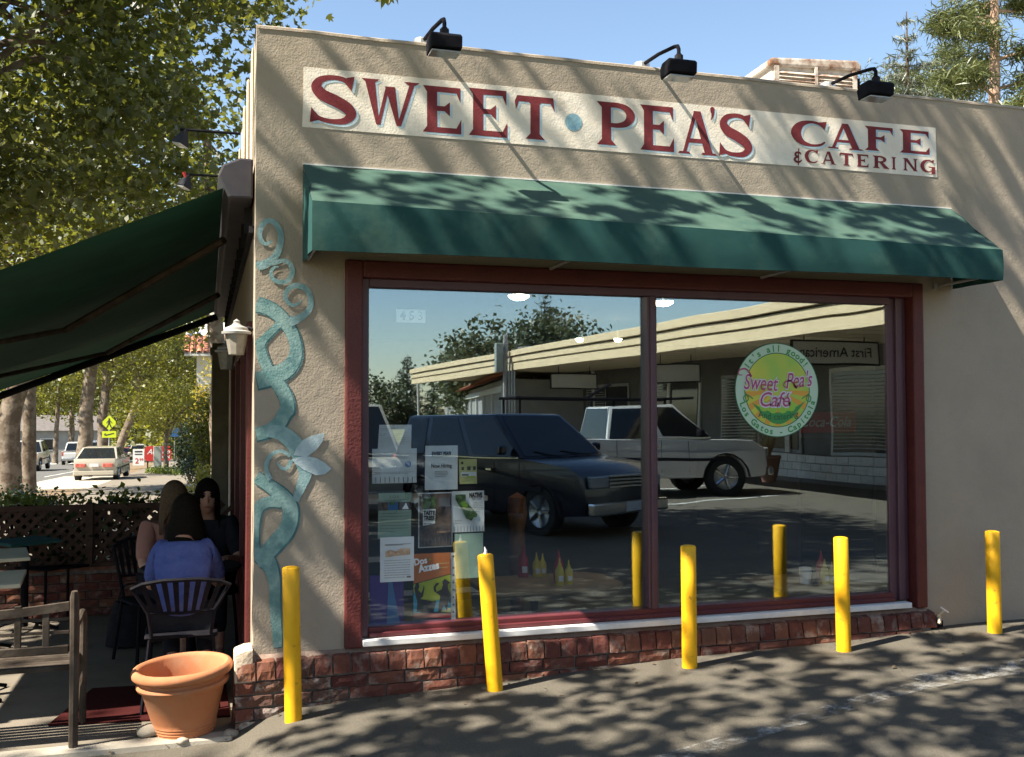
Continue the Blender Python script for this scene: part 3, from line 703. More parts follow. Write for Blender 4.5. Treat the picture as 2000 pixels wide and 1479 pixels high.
for y in np.arange(.4, 7.8, .55): b.box(-.05, -.004, y, y+.05, 2.9, 3.06)
b.box(-.03, -.004, .15, 7.8, 2.86, 2.9); b.build('wall_bracket', K['metal_dark'], pa)
# ================================================================ ROOF FLOODLIGHTS
def floodlight():
    t = thing('roof_floodlight', 'x', 'floodlight', group='floodlights along the roof edge')
    b = MB(); b.lathe([(.055, -.03), (.055, .03), (.048, .035), (0, .036)], 16, Matrix.Translation((0, .12, 4.085))); b.build('mount_base', K['galv'], t, bevel=.003)
    b = MB(); b.tube([(0, .12, 4.105), (.012, -.12, 4.10), (.02, -.33, 4.075), (.022, -.37, 4.065), (.022, -.385, 4.04), (.022, -.385, 3.98)], .0125, 8)
    b.lathe([(.018, -.02), (.022, 0), (.018, .02)], 10, Matrix.Translation((.022, -.385, 3.99))); b.build('arm', K['metal_black'], t, smooth=True)
    prof = [(-.455, 3.868), (-.315, 3.85), (-.30, 3.93), (-.335, 3.968), (-.43, 3.972), (-.46, 3.95)]
    b = MB(); b.prism([(y, 3.91+(z-3.91)*.88) for y, z in prof], 'x', -.070, .112); b.build('lamp_housing', K['metal_black'], t, bevel=.006)
    b = MB(); b.box(-.063, .105, -.44, -.33, 3.853, 3.861); b.build('lens', K['lamp_clear'], t)
    b = MB(); b.tube([(.022, -.385, 3.97), (.022, -.385, 4.0)], .028, 8); b.build('knuckle', K['metal_dark'], t)
    return t
fl = floodlight()
def lamp_x(px, py):
    a = fy(px, py, -.385); return a.x-.022
for i, (px, py, lab) in enumerate([(868, 88, 'black floodlight on the roof edge nearest the street corner'), (1326, 138, 'black floodlight on the roof edge above the middle of the sign'), (1711, 178, 'black floodlight on the roof edge in front of the rusty cooling unit')]):
    o = fl if i == 0 else copy_tree(fl)
    o.location.x = lamp_x(px, py); relabel(o, lab)
    if i == 2: o.rotation_euler.z = 0
# side wall lamps
def sidelamp():
    t = thing('side_floodlight', 'x', 'floodlight', group='lamps on arms off the patio wall')
    b = MB(); b.tube([(0, 0, 0), (-.5, 0, 0)], .012, 6); b.build('arm', K['metal_black'], t)
    b = MB(); b.lathe([(.015, 0), (.03, -.03), (.075, -.13), (.07, -.14), (0, -.135)], 4, Matrix.Translation((-.45, 0, 0)) @ Matrix.Rotation(.35, 4, 'Y'))
    b.build('lamp_shade', K['metal_dark'], t)
    b = MB(); b.lathe([(0, -.137), (.066, -.139), (.066, -.15), (0, -.152)], 4, Matrix.Translation((-.45, 0, 0)) @ Matrix.Rotation(.35, 4, 'Y')); b.build('lens', K['lamp_clear'], t)
    return t
sl1 = sidelamp(); sl1.location = (0, 2.94, 4.2); relabel(sl1, 'dark lamp on a long straight arm, higher of the two above the patio awning')
sl2 = copy_tree(sl1); sl2.location = (0, 4.45, 4.16); relabel(sl2, 'dark lamp on an arm with a red joint just above the patio awning')
b = MB(); b.tube([(-.5, 0, .02), (-.47, 0, -.05)], .018, 6); b.build('joint', K['sign_red'], sl2)

# ================================================================ ROOFTOP COOLER
hq = fy(1672, 124, 2.4)
hv = thing('rooftop_cooler', 'rust stained white louvred cooling unit on the roof', 'cooling unit', (hq.x-.52, 2.4, hq.z-.46), -.06)
b = MB(); b.box(-.42, .50, -.02, .9, -.55, .36); b.build('cabinet', K['rust_white'], hv, bevel=.02, seg=2)
b = MB(); b.prism([(-.46, .34), (.53, .36), (.53, .42), (.48, .46), (-.42, .42), (-.46, .40)], 'y', -.05, .93); b.build('lid', K['rust_white'], hv, bevel=.02, seg=2)
lv = MB(); lv.prism([(-.03, .0), (-.005, .0), (.0, .022), (-.012, .022)], 'x', -.36, .42); lm = lv.mesh('louvre', K['rust_white'])
for k in range(12): link('louvre', lm, hv, (0, -.02, -.12+k*.036))
b = MB()
for x in (-.41, .43): b.box(x, x+.05, -.045, -.02, -.55, .36)
b.box(.02, .05, -.05, -.02, -.55, .36); b.build('corner_strip', K['rust_white'], hv)
b = MB(); b.box(.50, .54, 0, .88, -.5, .3); b.build('side_vent', K['metal_black'], hv)

# ================================================================ BOLLARDS
def bollard_mesh(h, r=.047):
    b = MB(); b.lathe([(r, -.08), (r, 0), (r*1.0, h*.3), (r, h*.6), (r, h-.006), (r-.005, h), (r*.6, h+.004), (0, h+.006)], 28); return b
BB = [((573, 1406), (568, 1108), -.28, 'yellow bollard in front of the painted vine, leftmost of the five'),
      ((967, 1346), (948, 1083), -.24, 'leaning yellow bollard in front of the window posters'),
      ((1347, 1303), (1344, 1066), -.30, 'yellow bollard just right of the window mullion'),
      ((1648, 1270), (1643, 1050), -.30, 'yellow bollard in front of the second cafe table with a speckled side'),
      ((1943, 1236), (1938, 1038), -.30, 'yellow bollard against the plain wall right of the window')]
for i, (q, t, y, lab) in enumerate(BB):
    a = fy(*q, y); tp = fy(*t, y); d = (tp-a); gzv = alley_z(a.x, y)
    b = bollard_mesh(tp.z-gzv)
    o = b.build('bollard', K['yellow'], None, smooth=True)
    o.location = (a.x, y, gzv); lean = math.atan2(d.x, d.z)
    o.rotation_euler = (random.uniform(-.008, .008), lean, 0)
    tag(o, lab, 'bollard', 'yellow bollards along the cafe wall')
    if i == 1:
        rg = MB(); rg.tube([(0, 0, tp.z-gzv), (.006, .004, tp.z-gzv+.022), (.002, .01, tp.z-gzv+.045)], [.012, .009, .003], 6); rg.build('rag', K['white_paint'], o)

# ================================================================ POT, STONES, TAP
P0 = fy(362, 1416, .02); 
pot = MB()
prof = [(0, .02), (.135, .02), (.15, .0), (.168, .0), (.175, .012), (.172, .02), (.178, .028), (.175, .036), (.181, .045), (.178, .054), (.184, .062), (.182, .07), (.19, .09), (.235, .262), (.245, .27), (.26, .282), (.266, .296), (.262, .308), (.248, .314), (.25, .33), (.262, .338), (.278, .344), (.288, .358), (.288, .378), (.278, .394), (.262, .40), (.246, .394), (.238, .38), (.225, .30), (.165, .06), (0, .055)]
pot.lathe(prof, 56)
po = pot.build('terracotta_pot', K['terracotta'], None, smooth=True, fixn=True)
po.location = (P0.x+.0, .03, .0); po.rotation_euler = (-.0, -.055, .4); po.scale = (.95, .95, .95)
tag(po, 'big empty terracotta flower pot standing at the patio edge', 'flower pot')
so_ = MB(); so_.lathe([(0, .018), (.13, .018), (.135, .0), (0, 0)], 20, Matrix.Diagonal((1.2, 1, 1, 1)))
def rock(name, label, loc, s, seed):
    bm = bmesh.new(); bmesh.ops.create_icosphere(bm, subdivisions=3, radius=1)
    for v in bm.verts:
        n = mnoise.noise(v.co*1.3+Vector((seed, 0, 0))); v.co *= 1+.18*n; v.co = Vector((v.co.x*s[0], v.co.y*s[1], v.co.z*s[2]))
    me = bpy.data.meshes.new(name); bm.to_mesh(me); bm.free(); me.materials.append(K['rock'])
    me.polygons.foreach_set('use_smooth', [True]*len(me.polygons))
    o = link(name, me, None, loc); return tag(o, label, 'stone')
q = fy(292, 1440, -.02); rock('stone', 'rounded tan river stone lying beside the terracotta pot', (q.x, -.0, .03), (.075, .06, .036), 1)
q = fz(1015*520/1482+0, 960+1410*519/1479, 0); rock('stone', 'small pale pebble on the kerb edge in front of the pot', (fy(356, 1455, -.14).x, -.15, .0), (.035, .025, .02), 4)
q = fy(450, 1437, -.1); rock('stone', 'small rough stone at the foot of the brick corner', (q.x, -.1, .0), (.045, .035, .028), 9)
# garden tap
tp = thing('garden_tap', 'small brass garden tap with a tee handle low beside the brick base', 'tap', (4.66, 0, .345))
b = MB(); b.lathe([(.026, 0), (.026, .008), (.012, .01), (.012, .05), (.018, .052), (.018, .075), (.012, .078)], 12, Matrix.Rotation(math.pi/2, 4, 'X')); b.build('pipe', K['copper'], tp, smooth=True)
b = MB(); b.tube([(0, -.06, 0), (-.008, -.085, -.012), (-.02, -.1, -.04)], .014, 8); b.build('spout', K['copper'], tp, smooth=True)
b = MB(); b.tube([(0, -.06, 0), (.035, -.085, .045)], .008, 6); b.build('stem', K['copper'], tp)
b = MB(); b.tube([(.005, -.085, .07), (.07, -.085, .03)], .006, 6); b.build('handle', K['white_paint'], tp)
b = MB(); b.box(-.05, .06, -.05, -.002, -.09, -.03); b.build('valve_box', K['metal_black'], tp, bevel=.008)

# ================================================================ TEXT
def text_verts(s, size, shear=0., space=1., offset=0., bold=False):
    cu = bpy.data.curves.new('txt', 'FONT'); cu.body = s; cu.size = size; cu.align_x = 'CENTER'; cu.align_y = 'CENTER'; cu.shear = shear
    cu.space_character = space; cu.offset = offset; cu.resolution_u = 3
    o = bpy.data.objects.new('txt', cu); C.objects.link(o)
    dg = bpy.context.evaluated_depsgraph_get(); me = bpy.data.meshes.new_from_object(o.evaluated_get(dg))
    vs = [v.co.copy() for v in me.vertices]; fs = [tuple(p.vertices) for p in me.polygons]
    bpy.data.objects.remove(o); bpy.data.curves.remove(cu); bpy.data.meshes.remove(me); return vs, fs
def put_text(b, s, x, z, size, y, shear=0., space=1., offset=0., wscale=1., rot=0., fn=None, mirror=1):
    vs, fs = text_verts(s, size, shear, space, offset)
    c, sn = math.cos(rot), math.sin(rot); out = []
    for v in vs:
        u, w_ = v.x*wscale*mirror, v.y
        if fn: q = fn(u, w_); out.append((x+q[0], y, z+q[1]))
        else: out.append((x+u*c-w_*sn, y, z+u*sn+w_*c))
    b.add(out, fs)
def flat(b, name, mat, parent):
    o = b.build(name, mat, parent, fixn=False)
    bad = [p for p in o.data.polygons if p.normal.y > 0]
    for p in bad: p.flip()
    return o
YP = .079
def poster(name, label, cat, a, c, mat, marks, skew=0., group='papers taped inside the cafe window', dy=0., lean=0.):
    """a, c: photo pixels of two opposite corners on the glass; marks in fractions of the sheet"""
    A = fy(*a, YP); D = fy(*c, YP); x0, x1, z1, z0 = A.x, D.x, A.z, D.z; W, H = x1-x0, z1-z0
    t = thing(name, label, cat, (0, dy, 0), group=group)
    b = MB()
    P = [(x0+skew*.5, z1), (x1+skew*.2, z1-lean), (x1, z0), (x0, z0+lean*.5)]
    vs = []
    for j in range(5):
        for i in range(5):
            u, v = i/4, j/4
            xa = (P[3][0]*(1-u)+P[2][0]*u)*(1-v)+(P[0][0]*(1-u)+P[1][0]*u)*v; za = (P[3][1]*(1-u)+P[2][1]*u)*(1-v)+(P[0][1]*(1-u)+P[1][1]*u)*v
            vs.append((xa, YP+.003+.003*mnoise.noise((xa*9, za*9, W)), za))
    b.add(vs, [(j*5+i, j*5+i+1, j*5+i+6, j*5+i+5) for j in range(4) for i in range(4)])
    flat(b, 'sheet', mat, t)
    by = {}
    for m in marks:
        by.setdefault((m[0], m[1].name), (m[1], []))[1].append(m)
    lay = 0
    for m in marks:
        pass
    order = []
    for m in marks:
        if m[1].name not in [o_[0] for o_ in order]: order.append((m[1].name, m[1]))
    for li, (nm, mt) in enumerate(order):
        b = MB(); yy = YP-.0012-.0009*li
        for m in marks:
            if m[1].name != nm: continue
            if m[0] == 'r': _, _, u0, v0, u1, v1 = m; b.poly([(x0+W*u0, yy, z0+H*v0), (x0+W*u1, yy, z0+H*v0), (x0+W*u1, yy, z0+H*v1), (x0+W*u0, yy, z0+H*v1)])
            elif m[0] == 'p': b.poly([(x0+W*u, yy, z0+H*v) for (u, v) in m[2]])
            elif m[0] == 't': put_text(b, m[2], x0+W*m[3], z0+H*m[4], H*m[5], yy, wscale=m[6] if len(m) > 6 else 1., offset=m[7] if len(m) > 7 else 0., rot=m[8] if len(m) > 8 else 0.)
            elif m[0] == 'l':   # lines of small print
                _, _, u0, v0, u1, v1, n = m; rr = random.Random(int(u0*1000+v0*777+n))
                for k in range(n):
                    v = v1-(v1-v0)*k/max(1, n-1) if n > 1 else v1; uu = u0
                    end = u1 if k < n-1 else u0+(u1-u0)*rr.uniform(.4, .9)
                    while uu < end:
                        wd = rr.uniform(.02, .07); b.poly([(x0+W*q_[0], yy, z0+H*q_[1]) for q_ in ((uu, v-.006), (min(uu+wd, end), v-.006), (min(uu+wd, end), v+.006), (uu, v+.006))]); uu += wd+.018
            elif m[0] == 'tabs':
                _, _, u0, u1, v0, v1, n = m
                for k in range(n):
                    u = u0+(u1-u0)*k/(n-1); b.poly([(x0+W*q_[0], yy, z0+H*q_[1]) for q_ in ((u-.008, v0), (u+.008, v0), (u+.008, v1), (u-.008, v1))])
        flat(b, 'print', mt, t)
    return t
ink, gr = K['ink'], K['paper_grey']
poster('house_number', 'white house number card reading 453 high in the left pane', 'number', (774, 604), (831, 631), K['paper'], [('t', ink, '4', .22, .5, .95, .9, .002), ('t', gr, '5', .52, .5, .95, .9, .002), ('t', K['wall_grey'], '3', .82, .5, .95, .9, .0)], group=None)
poster('flyer', 'small white notice topmost of the papers in the left pane', 'flyer', (738, 830), (803, 876), K['paper'], [('l', gr, .08, .78, .6, .84, 2), ('l', ink, .06, .55, .25, .62, 2), ('l', ink, .52, .55, .72, .62, 2), ('l', gr, .08, .12, .45, .45, 5), ('l', gr, .52, .2, .95, .45, 4)], skew=.02)
poster('flyer', 'wide white notice with a blue emblem and tear-off tabs', 'flyer', (727, 877), (814, 943), K['paper'], [('l', ink, .25, .87, .75, .87, 1), ('l', gr, .06, .68, .8, .76, 3), ('l', gr, .06, .45, .4, .62, 4), ('l', gr, .06, .28, .92, .32, 2), ('p', K['ink_blue'], [(.8+.07*math.cos(a), .55+.1*math.sin(a)) for a in np.linspace(0, 6.2, 14)]), ('tabs', gr, .08, .9, .02, .18, 9)])
poster('flyer', 'tall white sheet saying Now Hiring beside the small yellow flyer', 'flyer', (830, 871), (894, 956), K['paper'], [('t', ink, "SWEET PEA'S", .5, .82, .10, .78, .002), ('l', gr, .2, .77, .8, .77, 1), ('t', ink, 'Now Hiring', .5, .54, .125, .8, .001), ('l', gr, .3, .3, .7, .42, 4)], skew=.006)
poster('flyer', 'small yellow flyer with black pictures beside the Now Hiring sheet', 'flyer', (898, 897), (932, 945), K['print_yellow'], [('r', ink, .08, .8, .2, .9), ('r', ink, .1, .56, .24, .68), ('r', ink, .42, .55, .62, .7), ('r', ink, .76, .55, .92, .7), ('r', K['paper'], .06, .3, .94, .48), ('r', gr, .1, .33, .5, .4), ('r', K['print_lime'], .4, .26, .85, .32), ('l', ink, .1, .1, .6, .12, 1)], skew=-.01)
poster('flyer', 'pale green flyer with a strip of photos and an SOS heading', 'flyer', (738, 964), (803, 1050), K['print_mint'], [('t', ink, 'S.O.S.', .5, .91, .09, 1.1), ('l', gr, .2, .83, .8, .85, 2), ('r', K['print_photo'], .0, .62, .3, .8), ('r', K['ink_blue'], .3, .62, .6, .8), ('r', K['print_green'], .36, .74, .5, .8), ('r', K['print_photo'], .6, .62, 1., .8), ('p', K['paper'], [(.72, .64), (.84, .78), (.92, .64)]), ('l', gr, .08, .15, .92, .55, 7)], skew=.01)
poster('flyer', 'dark framed poster of bottles reading TASTE TREES', 'poster', (817, 963), (884, 1068), K['paper'], [('r', K['print_photo'], .03, .02, .97, .98), ('r', K['print_green'], .14, .72, .5, .92), ('r', K['paper_grey'], .6, .74, .92, .9), ('p', K['paper'], [(.13, .40), (.48, .44), (.5, .7), (.13, .7)]), ('t', ink, 'TASTE', .31, .63, .10, .75, .002), ('t', ink, 'TREES', .31, .54, .10, .75, .002), ('l', ink, .16, .44, .46, .49, 2), ('l', K['ink_brown'], .55, .27, .92, .29, 2), ('tabs', gr, .08, .92, .03, .19, 9)])
poster('flyer', 'white poster headed NATIVE with a green map of California', 'poster', (883, 960), (946, 1038), K['paper'], [('t', ink, 'NATIVE', .73, .89, .15, .64, .003), ('t', gr, 'TREE CORPS', .76, .79, .09, .5), ('p', K['print_green'], [(.1, .92), (.42, .92), (.42, .74), (.62, .58), (.78, .43), (.76, .36), (.66, .35), (.6, .27), (.42, .34), (.34, .5), (.2, .66), (.1, .8)]), ('p', K['decal_pea'], [(.25, .72), (.4, .76), (.5, .64), (.36, .56)]), ('l', gr, .66, .5, .95, .72, 6), ('l', ink, .08, .22, .3, .28, 2), ('tabs', gr, .08, .95, .01, .14, 10)])
poster('flyer', 'white notice with a brown skyline picture above the purple sheet', 'flyer', (742, 1050), (808, 1134), K['paper'], [('l', ink, .15, .82, .9, .84, 2), ('p', K['ink_brown'], [(.15, .56), (.15, .68), (.3, .72), (.45, .68), (.6, .74), (.88, .74), (.88, .6), (.5, .58)]), ('l', gr, .12, .1, .88, .48, 8), ('r', gr, .78, .08, .9, .12)], dy=-.012)
poster('poster', 'bright orange and lime poster with two black dancing figures', 'poster', (806, 1081), (880, 1212), K['ink'],
       [('p', K['print_orange'], [(.02, .56), (1, .68), (1, .99), (.02, .99)]), ('p', K['print_lime'], [(.02, .3), (1, .3), (1, .67), (.02, .55)]), ('p', K['print_cyan'], [(.02, .14), (.2, .14), (.22, .3), (.02, .45)]), ('p', K['print_cyan'], [(.55, .14), (1, .14), (1, .34), (.62, .3)]),
        ('p', K['print_redp'], [(.02, .08), (1, .04), (1, .1), (.02, .14)]), ('p', K['print_yellow'], [(.7, .14), (1, .12), (1, .19)]),
        ('t', K['paper'], 'Dos', .2, .88, .13, .9, .002, .15), ('t', K['paper'], 'Azzes', .42, .79, .15, .85, .003, .15), ('t', K['print_lime'], '\u2605', .45, .9, .06), ('l', K['print_yellow'], .65, .78, .95, .84, 2),
        ('p', ink, [(.04, .5), (.08, .56), (.15, .57), (.17, .52), (.14, .47), (.22, .42), (.26, .47), (.29, .54), (.3, .49), (.27, .38), (.2, .34), (.5, .3), (.52, .27), (.28, .28), (.26, .16), (.1, .16), (.12, .3), (.07, .4)]),
        ('p', ink, [(.54, .5), (.62, .56), (.7, .55), (.6, .5), (.62, .43), (.76, .46), (.79, .53), (.77, .57), (.84, .61), (.93, .58), (.99, .55), (.92, .53), (.92, .47), (.98, .4), (.99, .24), (.93, .3), (.9, .14), (.82, .24), (.74, .14), (.66, .14), (.7, .3), (.72, .37), (.56, .44)]),
        ('l', gr, .4, .02, .95, .02, 1)])
poster('flyer', 'narrow pale blue strip of tabs beside the dancing poster', 'flyer', (881, 1080), (890, 1210), K['paper'], [('r', ink, .35, .93, .7, .96)]+[('r', gr, .3, .1+k*.11, .7, .13+k*.11) for k in range(7)])
poster('card', 'plain mint green sheet beside the leaning bollard', 'card', (889, 1043), (944, 1128), K['print_mint'], [], skew=-.006)
poster('card', 'purple sheet in the bottom left corner of the left pane', 'card', (723, 1125), (789, 1220), K['print_purple'], [('p', K['ink_blue'], [(.5, .0), (.9, .0), (.62, .98), (.55, .98)])], dy=.01)

# ================================================================ ROUND LOGO DECAL
dc = thing('logo_decal', 'oval green and yellow cafe logo decal on the right pane', 'decal')
cx, cz, ra, rb_ = 3.475, 1.936, .324, .320; YD = .0655
def ell(b, a, c, y, x=cx, z=cz, n=48): b.poly([(x+a*math.cos(t), y, z+c*math.sin(t)) for t in np.linspace(0, 2*math.pi, n, endpoint=False)])
b = MB(); ell(b, ra, rb_, YD); flat(b, 'rim_disc', K['decal_mint'], dc)
b = MB(); b.ribbon([(cx+ra*math.cos(t), YD-.0005, cz+rb_*math.sin(t)) for t in np.linspace(0, 2*math.pi, 60)], [.006]*60)
for (a, c) in ((.252, .253),): b.ribbon([(cx+a*math.cos(t), YD-.0011, cz+c*math.sin(t)) for t in np.linspace(0, 2*math.pi, 60)], [.006]*60)
flat(b, 'outline', K['decal_dark'], dc)
b = MB(); ell(b, .25, .251, YD-.0008); flat(b, 'sun_disc', K['decal_yel'], dc)
b = MB()
for k in range(9):
    t0 = math.pi+.05+k*.36; t1 = t0+.18
    ia, oa = .09, .247
    b.poly([(cx+ia*math.cos(t0), YD-.0014, cz+ia*math.sin(t0)), (cx+oa*math.cos(t0), YD-.0014, cz+oa*math.sin(t0)), (cx+oa*math.cos(t1), YD-.0014, cz+oa*math.sin(t1)), (cx+ia*math.cos(t1), YD-.0014, cz+ia*math.sin(t1))])
flat(b, 'sun_ray', K['decal_or'], dc)
b = MB(); P = []
for t in np.linspace(0, 1, 20): P.append((cx-.20+.42*t, YD-.0018, cz-.085-.075*math.sin(math.pi*t)+.012*t))
Q = [(cx-.20+.42*t, YD-.0018, cz-.085-.155*math.sin(math.pi*t)+.012*t) for t in np.linspace(1, 0, 20)]
b.v += P+Q; n = len(b.v)//2
b.f += [(i, i+1, 2*n-2-i, 2*n-1-i) for i in range(n-1)]; b.mi += [0]*(n-1)
flat(b, 'pod', K['decal_green'], dc)
b = MB()
for k, x in enumerate((-.105, -.035, .04, .105)): ell(b, .036, .036, YD-.0022-.0002*k, cx+x, cz-.112-.02*(1-abs(x)/.1), 20)
flat(b, 'pea', K['decal_pea'], dc)
def arc_text(b, s, rad, a0, size, y, top=True, wsc=1.05):
    per = size*.62*wsc; n = len(s); tot = per*(n-1)/rad
    for i, ch in enumerate(s):
        if ch == ' ': continue
        if top: t = a0+tot/2-i*per/rad; rot = t-math.pi/2
        else: t = a0-tot/2+i*per/rad; rot = t+math.pi/2
        b = MB(); put_text(b, ch, cx+rad*math.cos(t), cz+rad*math.sin(t), size, y, rot=rot, offset=.0016, wscale=wsc); flat(b, 'ring_letter', K['decal_green'], dc)
arc_text(None, "It's all good!", .283, math.pi/2+.03, .062, YD-.0026); arc_text(None, 'Los Gatos - Capitola', .288, -math.pi/2+.02, .058, YD-.0026, top=False)
b = MB(); put_text(b, 'And catering', cx+.005, cz-.185, .06, YD-.003, offset=.001, fn=lambda u, v: (u, v+.9*u*u)); flat(b, 'pod_lettering', K['decal_dark'], dc)
curl = lambda s: smooth_path([(cx+s*.19, cz-.06, .008), (cx+s*.235, cz-.035, .008), (cx+s*.262, cz-.05, .008), (cx+s*.25, cz-.08, .008), (cx+s*.225, cz-.06, .008), (cx+s*.255, cz-.01, .006)], 5)
for s in (-1, 1):
    b = MB(); P = curl(s); b.ribbon([(p[0], YD-.0032, p[1]) for p in P], [p[2] for p in P]); flat(b, 'tendril', K['decal_green'], dc)
warp = lambda u, v: (u, v+.35*u*u)
b = MB(); put_text(b, 'Sweet', cx-.135, cz+.045, .150, YD-.0036, shear=.25, offset=.008, wscale=.70, fn=lambda u, v: (u, v-.05*u)); put_text(b, "Pea's", cx+.165, cz+.065, .150, YD-.0036, shear=.25, offset=.008, wscale=.70, fn=lambda u, v: (u, v+.1*u)); put_text(b, 'Caf\u00e9', cx-.03, cz-.07, .14, YD-.0037, shear=.25, offset=.010, wscale=.92)
flat(b, 'script_outline', K['decal_lav'], dc)
b = MB(); put_text(b, 'Sweet', cx-.135, cz+.045, .150, YD-.0044, shear=.25, wscale=.70, offset=.001, fn=lambda u, v: (u, v-.05*u)); put_text(b, "Pea's", cx+.165, cz+.065, .150, YD-.0044, shear=.25, wscale=.70, offset=.001, fn=lambda u, v: (u, v+.1*u)); put_text(b, 'Caf\u00e9', cx-.03, cz-.07, .14, YD-.0045, shear=.25, wscale=.92, offset=.001)
for (x, z, s) in ((cx-.29, cz+.11, 1), (cx+.06, cz+.03, 1)):
    P = smooth_path([(x+.09, z-.02, .012), (x+.05, z+.03, .012), (x+.0, z+.025, .01), (x-.01, z-.005, .008), (x+.02, z-.01, .006)], 5)
    b.ribbon([(p[0], YD-.0044, p[1]) for p in P], [p[2] for p in P])
flat(b, 'script_lettering', K['decal_pink'], dc)

# ================================================================ INSIDE THE CAFE
def bottle(name, mat, label, loc, h=.19, group='squeeze bottles on the cafe tables'):
    b = MB(); r = h*.17
    b.lathe([(r*.95, 0), (r, .01), (r, h*.5), (r*.8, h*.62), (r*.45, h*.7), (r*.45, h*.76), (r*.3, h*.8), (r*.12, h), (0, h)], 14)
    o = b.build(name, mat, None, smooth=True); o.location = loc
    lb = MB(); lb.box(-r*.5, r*.5, -r-.002, -r+.004, h*.15, h*.35); lb.build('bottle_label', K['paper'], o)
    return tag(o, label, 'bottle', group)
def cafe_table(label, loc, L=1.0):
    t = thing('cafe_table', label, 'table', loc, group='wooden tables inside the cafe')
    b = MB(); b.prism([(-L/2, -.33), (L/2-.1, -.33), (L/2, -.2), (L/2, .2), (L/2-.1, .33), (-L/2, .33)], 'z', .72, .755); b.build('tabletop', K['table_wood'], t, bevel=.008)
    b = MB(); b.box(-.09, .09, -.09, .09, .02, .72); b.build('pedestal', K['table_wood'], t, bevel=.006)
    b = MB(); b.box(-.25, .25, -.25, .25, 0, .02); b.build('foot', K['metal_dark'], t)
    return t
t1 = fd(1080, 1140, 7.15); cafe_table('wooden cafe table behind the glass with mustard and ketchup bottles', (t1.x-.02, t1.y+.1, t1.z-.755), 1.05)
t2 = fd(1610, 1138, 7.45); cafe_table('wooden cafe table behind the right pane below the logo decal', (t2.x-.05, t2.y+.1, t2.z-.755), .8)
bz1, bz2 = t1.z, t2.z
for px, mt, nm, lab, dep, h in ((1093, 'mustard', 'mustard_bottle', 'yellow mustard bottle at the front of the left cafe table', 7.1, .19), (1111, 'mustard', 'mustard_bottle', 'shorter yellow bottle at the right end of the left cafe table', 7.14, .17), (1091, 'ketchup', 'ketchup_bottle', 'red ketchup bottle behind the front mustard bottle', 7.3, .22),
                            (1048, 'mustard', 'mustard_bottle', 'yellow mustard bottle further back on the left cafe table', 7.45, .18), (1060, 'mustard', 'mustard_bottle', 'plain yellow bottle touching the rear mustard bottle', 7.47, .17), (1022, 'ketchup', 'ketchup_bottle', 'red ketchup bottle at the left end of the left cafe table', 7.45, .23)):
    p = fd(px, 1140, dep); bottle(nm, K[mt], lab, (p.x, p.y, bz1), h)
for px, mt, nm, lab, dep, h in ((1611, 'mustard', 'mustard_bottle', 'yellow mustard bottle on the right cafe table', 7.4, .18), (1625, 'mustard', 'mustard_bottle', 'broad yellow bottle just left of the fourth bollard', 7.42, .16), (1604, 'ketchup', 'ketchup_bottle', 'red ketchup bottle on the right cafe table', 7.55, .22)):
    p = fd(px, 1138, dep); bottle(nm, K[mt], lab, (p.x, p.y, bz2), h)
p = fd(1573, 1138, 7.4)
b = MB(); b.lathe([(.035, 0), (.042, .05), (.046, .12), (.04, .12), (.036, .01), (0, .01)], 18); o = b.build('white_mug', K['porcelain'], None, smooth=True); o.location = (p.x, p.y, bz2); tag(o, 'white china mug on the right cafe table', 'mug')
p = fd(1591, 1138, 7.36)
b = MB(); b.lathe([(.022, 0), (.022, .07), (.012, .085), (.012, .1), (0, .1)], 12); o = b.build('shaker', K['metal_dark'], None, smooth=True); o.location = (p.x, p.y, bz2); tag(o, 'small dark shaker with a pale label beside the white mug', 'shaker')
p = fd(1700, 1150, 7.5)
b = MB(); b.lathe([(.06, .0), (.12, .008), (.17, .02), (.165, .024), (.06, .01), (0, .01)], 28); o = b.build('plate', K['porcelain'], None, smooth=True); o.location = (p.x-.0, p.y+.05, bz2); tag(o, 'white dinner plate on the right cafe table end', 'plate')
b = MB(); b.box(-.3, .3, -.3, .3, -.03, 0); o = b.build('window_shelf', K['table_wood'], None, bevel=.006); o.location = (p.x, p.y+.08, bz2-.001); tag(o, 'low wooden shelf holding the dinner plate', 'shelf')
# ceiling lamps
for px, py, dep, r, lab in ((1013, 580, 8.2, .085, 'lit round ceiling lamp seen through the left pane'), (1295, 592, 8.3, .085, 'lit round ceiling lamp right of the mullion'), (1132, 664, 11.6, .045, 'small lit lamp deep inside the cafe, left one of the pair'), (1207, 664, 11.8, .045, 'small lit lamp deep inside the cafe, right one of the pair')):
    p = fd(px, py, dep); t = thing('ceiling_lamp', lab, 'lamp', p, group='lit lamps inside the cafe')
    b = MB(); b.lathe([(0, -.03), (r*.6, -.022), (r, 0), (r, .012), (0, .012)], 24); b.build('diffuser', K['lamp_on'], t, smooth=True)
    b = MB(); b.tube([(0, 0, .012), (0, 0, 2.86-p.z)], .008, 6); b.build('lamp_stem', K['metal_dark'], t)
